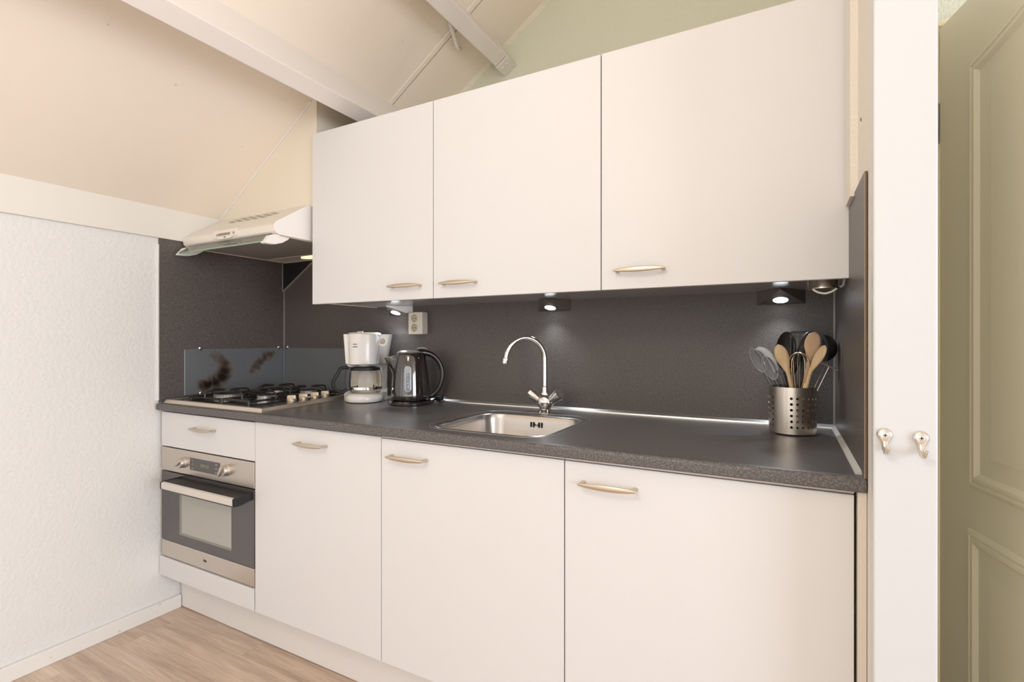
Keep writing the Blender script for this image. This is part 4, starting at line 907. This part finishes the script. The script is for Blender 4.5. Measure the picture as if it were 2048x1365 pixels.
# clear plastic salad servers
for nm, lb, pts_ in (('salad_spoon', 'clear plastic salad server, the outer one leaning left', ((.005, -.004, .012), (-.0700, -.018, z(1.0590)), (-.1020, -.026, z(1.1220)), .0150)),
                     ('salad_spoon', 'clear plastic salad server, the one leaning over the beaker rim', ((.012, -.008, .012), (-.0420, -.034, z(1.0400)), (-.0680, -.044, z(1.1030)), .0168))):
    o = U(nm, lb, 'spoon', 'clear plastic salad servers')
    f_, nk, tp, w_ = pts_
    spoon(o, f_, nk, None, tp, w_, 0, PLASTICC, .0042, dish=.007, ydir=(.3, 1, .2))
o = U('salad_fork', 'clear plastic salad fork with two prongs behind the clear spoons', 'fork')
MB().tube([(.010, 0, .012), (-.028, -.010, z(1.040)), (-.040, -.012, z(1.065))], .0042, 10).build('handle', PLASTICC, o, smooth=True)
MB().loft(crom([(-.040, -.012, z(1.062)), (-.048, -.014, z(1.085)), (-.058, -.016, z(1.106)), (-.073, -.018, z(1.122)), (-.090, -.019, z(1.1270))], 4), [(.006 + .002 * math.sin(PI * i / 16), 0, .005) for i in range(17)], [(0, .0012, 0)] * 17, 10).build('prongs', PLASTICR, o, smooth=True)
# wooden spoons
o = U('wooden_spoon', 'pale wooden spoon in front, leaning left in the beaker', 'spoon', 'wooden spoons in the beaker')
spoon(o, (.018, -.020, .012), (-.009, -.040, z(1.055)), None, (-.036, -.046, z(1.137)), .0170, .0055, WOOD1, .0055)
o = U('wooden_spoon', 'broad reddish wooden spoon, the tallest one in the beaker', 'spoon', 'wooden spoons in the beaker')
spoon(o, (.004, .006, .012), (.040, -.006, z(1.085)), None, (.0530, -.010, z(1.1720)), .0195, .0055, WOOD2, .0055)
o = U('wooden_spoon', 'wooden spoon seen from the side, leaning right in the beaker', 'spoon', 'wooden spoons in the beaker')
spoon(o, (.006, -.024, .012), (.041, -.040, z(1.062)), None, (.0760, -.046, z(1.136)), .0150, .0055, WOOD1, .0055, ydir=(.75, .65, .1))
# whisk
o = U('whisk', 'copper-coloured wire balloon whisk in the middle of the beaker', 'whisk')
for k in range(5):
    a = PI * k / 5 + .2; c, s_ = math.cos(a), math.sin(a); half = []
    for i in range(13): ph = PI / 2 * i / 12; half.append((.0262 * math.sin(ph), z(1.0850) + .0305 * math.cos(ph)))
    for i in range(1, 13): u = i / 12; half.append((.0262 * math.cos(u * PI / 2) ** .8 + .003 * u, z(1.0850) - .100 * u))
    P = [(.0155 - c * q[0], -.022 - s_ * q[0], q[1]) for q in reversed(half)] + [(.0155 + c * q[0], -.022 + s_ * q[0], q[1]) for q in half[1:]]
    MB().tube(P, .0010, 6).build('wire', BRASS, o, smooth=True)
MB().tube([(.0155, -.012, .012), (.0155, -.022, z(.990))], .0055, 12).build('handle', STEEL_B, o, smooth=True)
# wire masher
o = U('wire_masher', 'steel wire utensil with a crossbar leaning right in the beaker', 'cooking utensil')
MB().tube([(.026, -.012, .060), (.078, .004, z(1.081)), (.083, .0045, z(1.083)), (.087, .005, z(1.080)), (.086, .005, z(1.074)), (.036, -.012, .066)], .0016, 8).build('wire_loop', STEEL_B, o, smooth=True)
MB().tube([(.068, .003, z(1.087)), (.090, .005, z(1.077)), (.110, .006, z(1.068))], .0026, 8).build('crossbar', STEEL_B, o, smooth=True)

# ------------------------------------------------------------------ robe hooks on the post
def hook(x, zt, label):
    loc = (x, 1.068, zt); T = thing('wall_hook', label, 'hook', loc, 0, 'hooks on the white post')
    R = []
    for k, (sc_k, d) in enumerate(((1, 0), (1, -.0025), (.86, -.0055), (.6, -.0068))):
        ring = []
        for i in range(36):
            a = 2 * PI * i / 36; px, pz = math.sin(a), math.cos(a); w_ = .0118
            if pz < 0: px = math.copysign(abs(px) ** .45 * (1 - .58 * -pz), px)
            ring.append((px * w_ * sc_k, d, (-.0115 + (pz * .0120 if pz > 0 else pz * .0190)) * 1.0 if sc_k == 1 else -.0125 + (pz * .0120 if pz > 0 else pz * .0180) * sc_k))
        R.append(ring)
    MB().rings(R).build('back_plate', HOOKM, T, smooth=True, angle=50)
    MB().disc_dir((0, -.0062, -.011), (0, -1, 0), [(.0040, 0), (.0040, .0010), (.0028, .0015)], 20).build('screw', CHROME, T, smooth=True)
    MB().box(-.0026, .0026, -.0085, -.0078, -.0116, -.0104).box(-.0006, .0006, -.0085, -.0078, -.0136, -.0084).build('screw_cross', DARK, T)
    hp = crom([(0, -.003, -.0235), (0, -.008, -.0330), (0, -.0150, -.0385), (0, -.0220, -.0370), (0, -.0260, -.0310), (0, -.0270, -.0270)], 4)
    MB().tube(hp, [.0050] * 6 + [.0045] * 6 + [.0042] * 5 + [.0050] * 3 + [.0030], 12).build('prong', HOOKM, T, smooth=True)
hook(.1484, .9985, 'left of the two small nickel hooks on the white post')
hook(.1975, .9975, 'right of the two small nickel hooks on the white post')
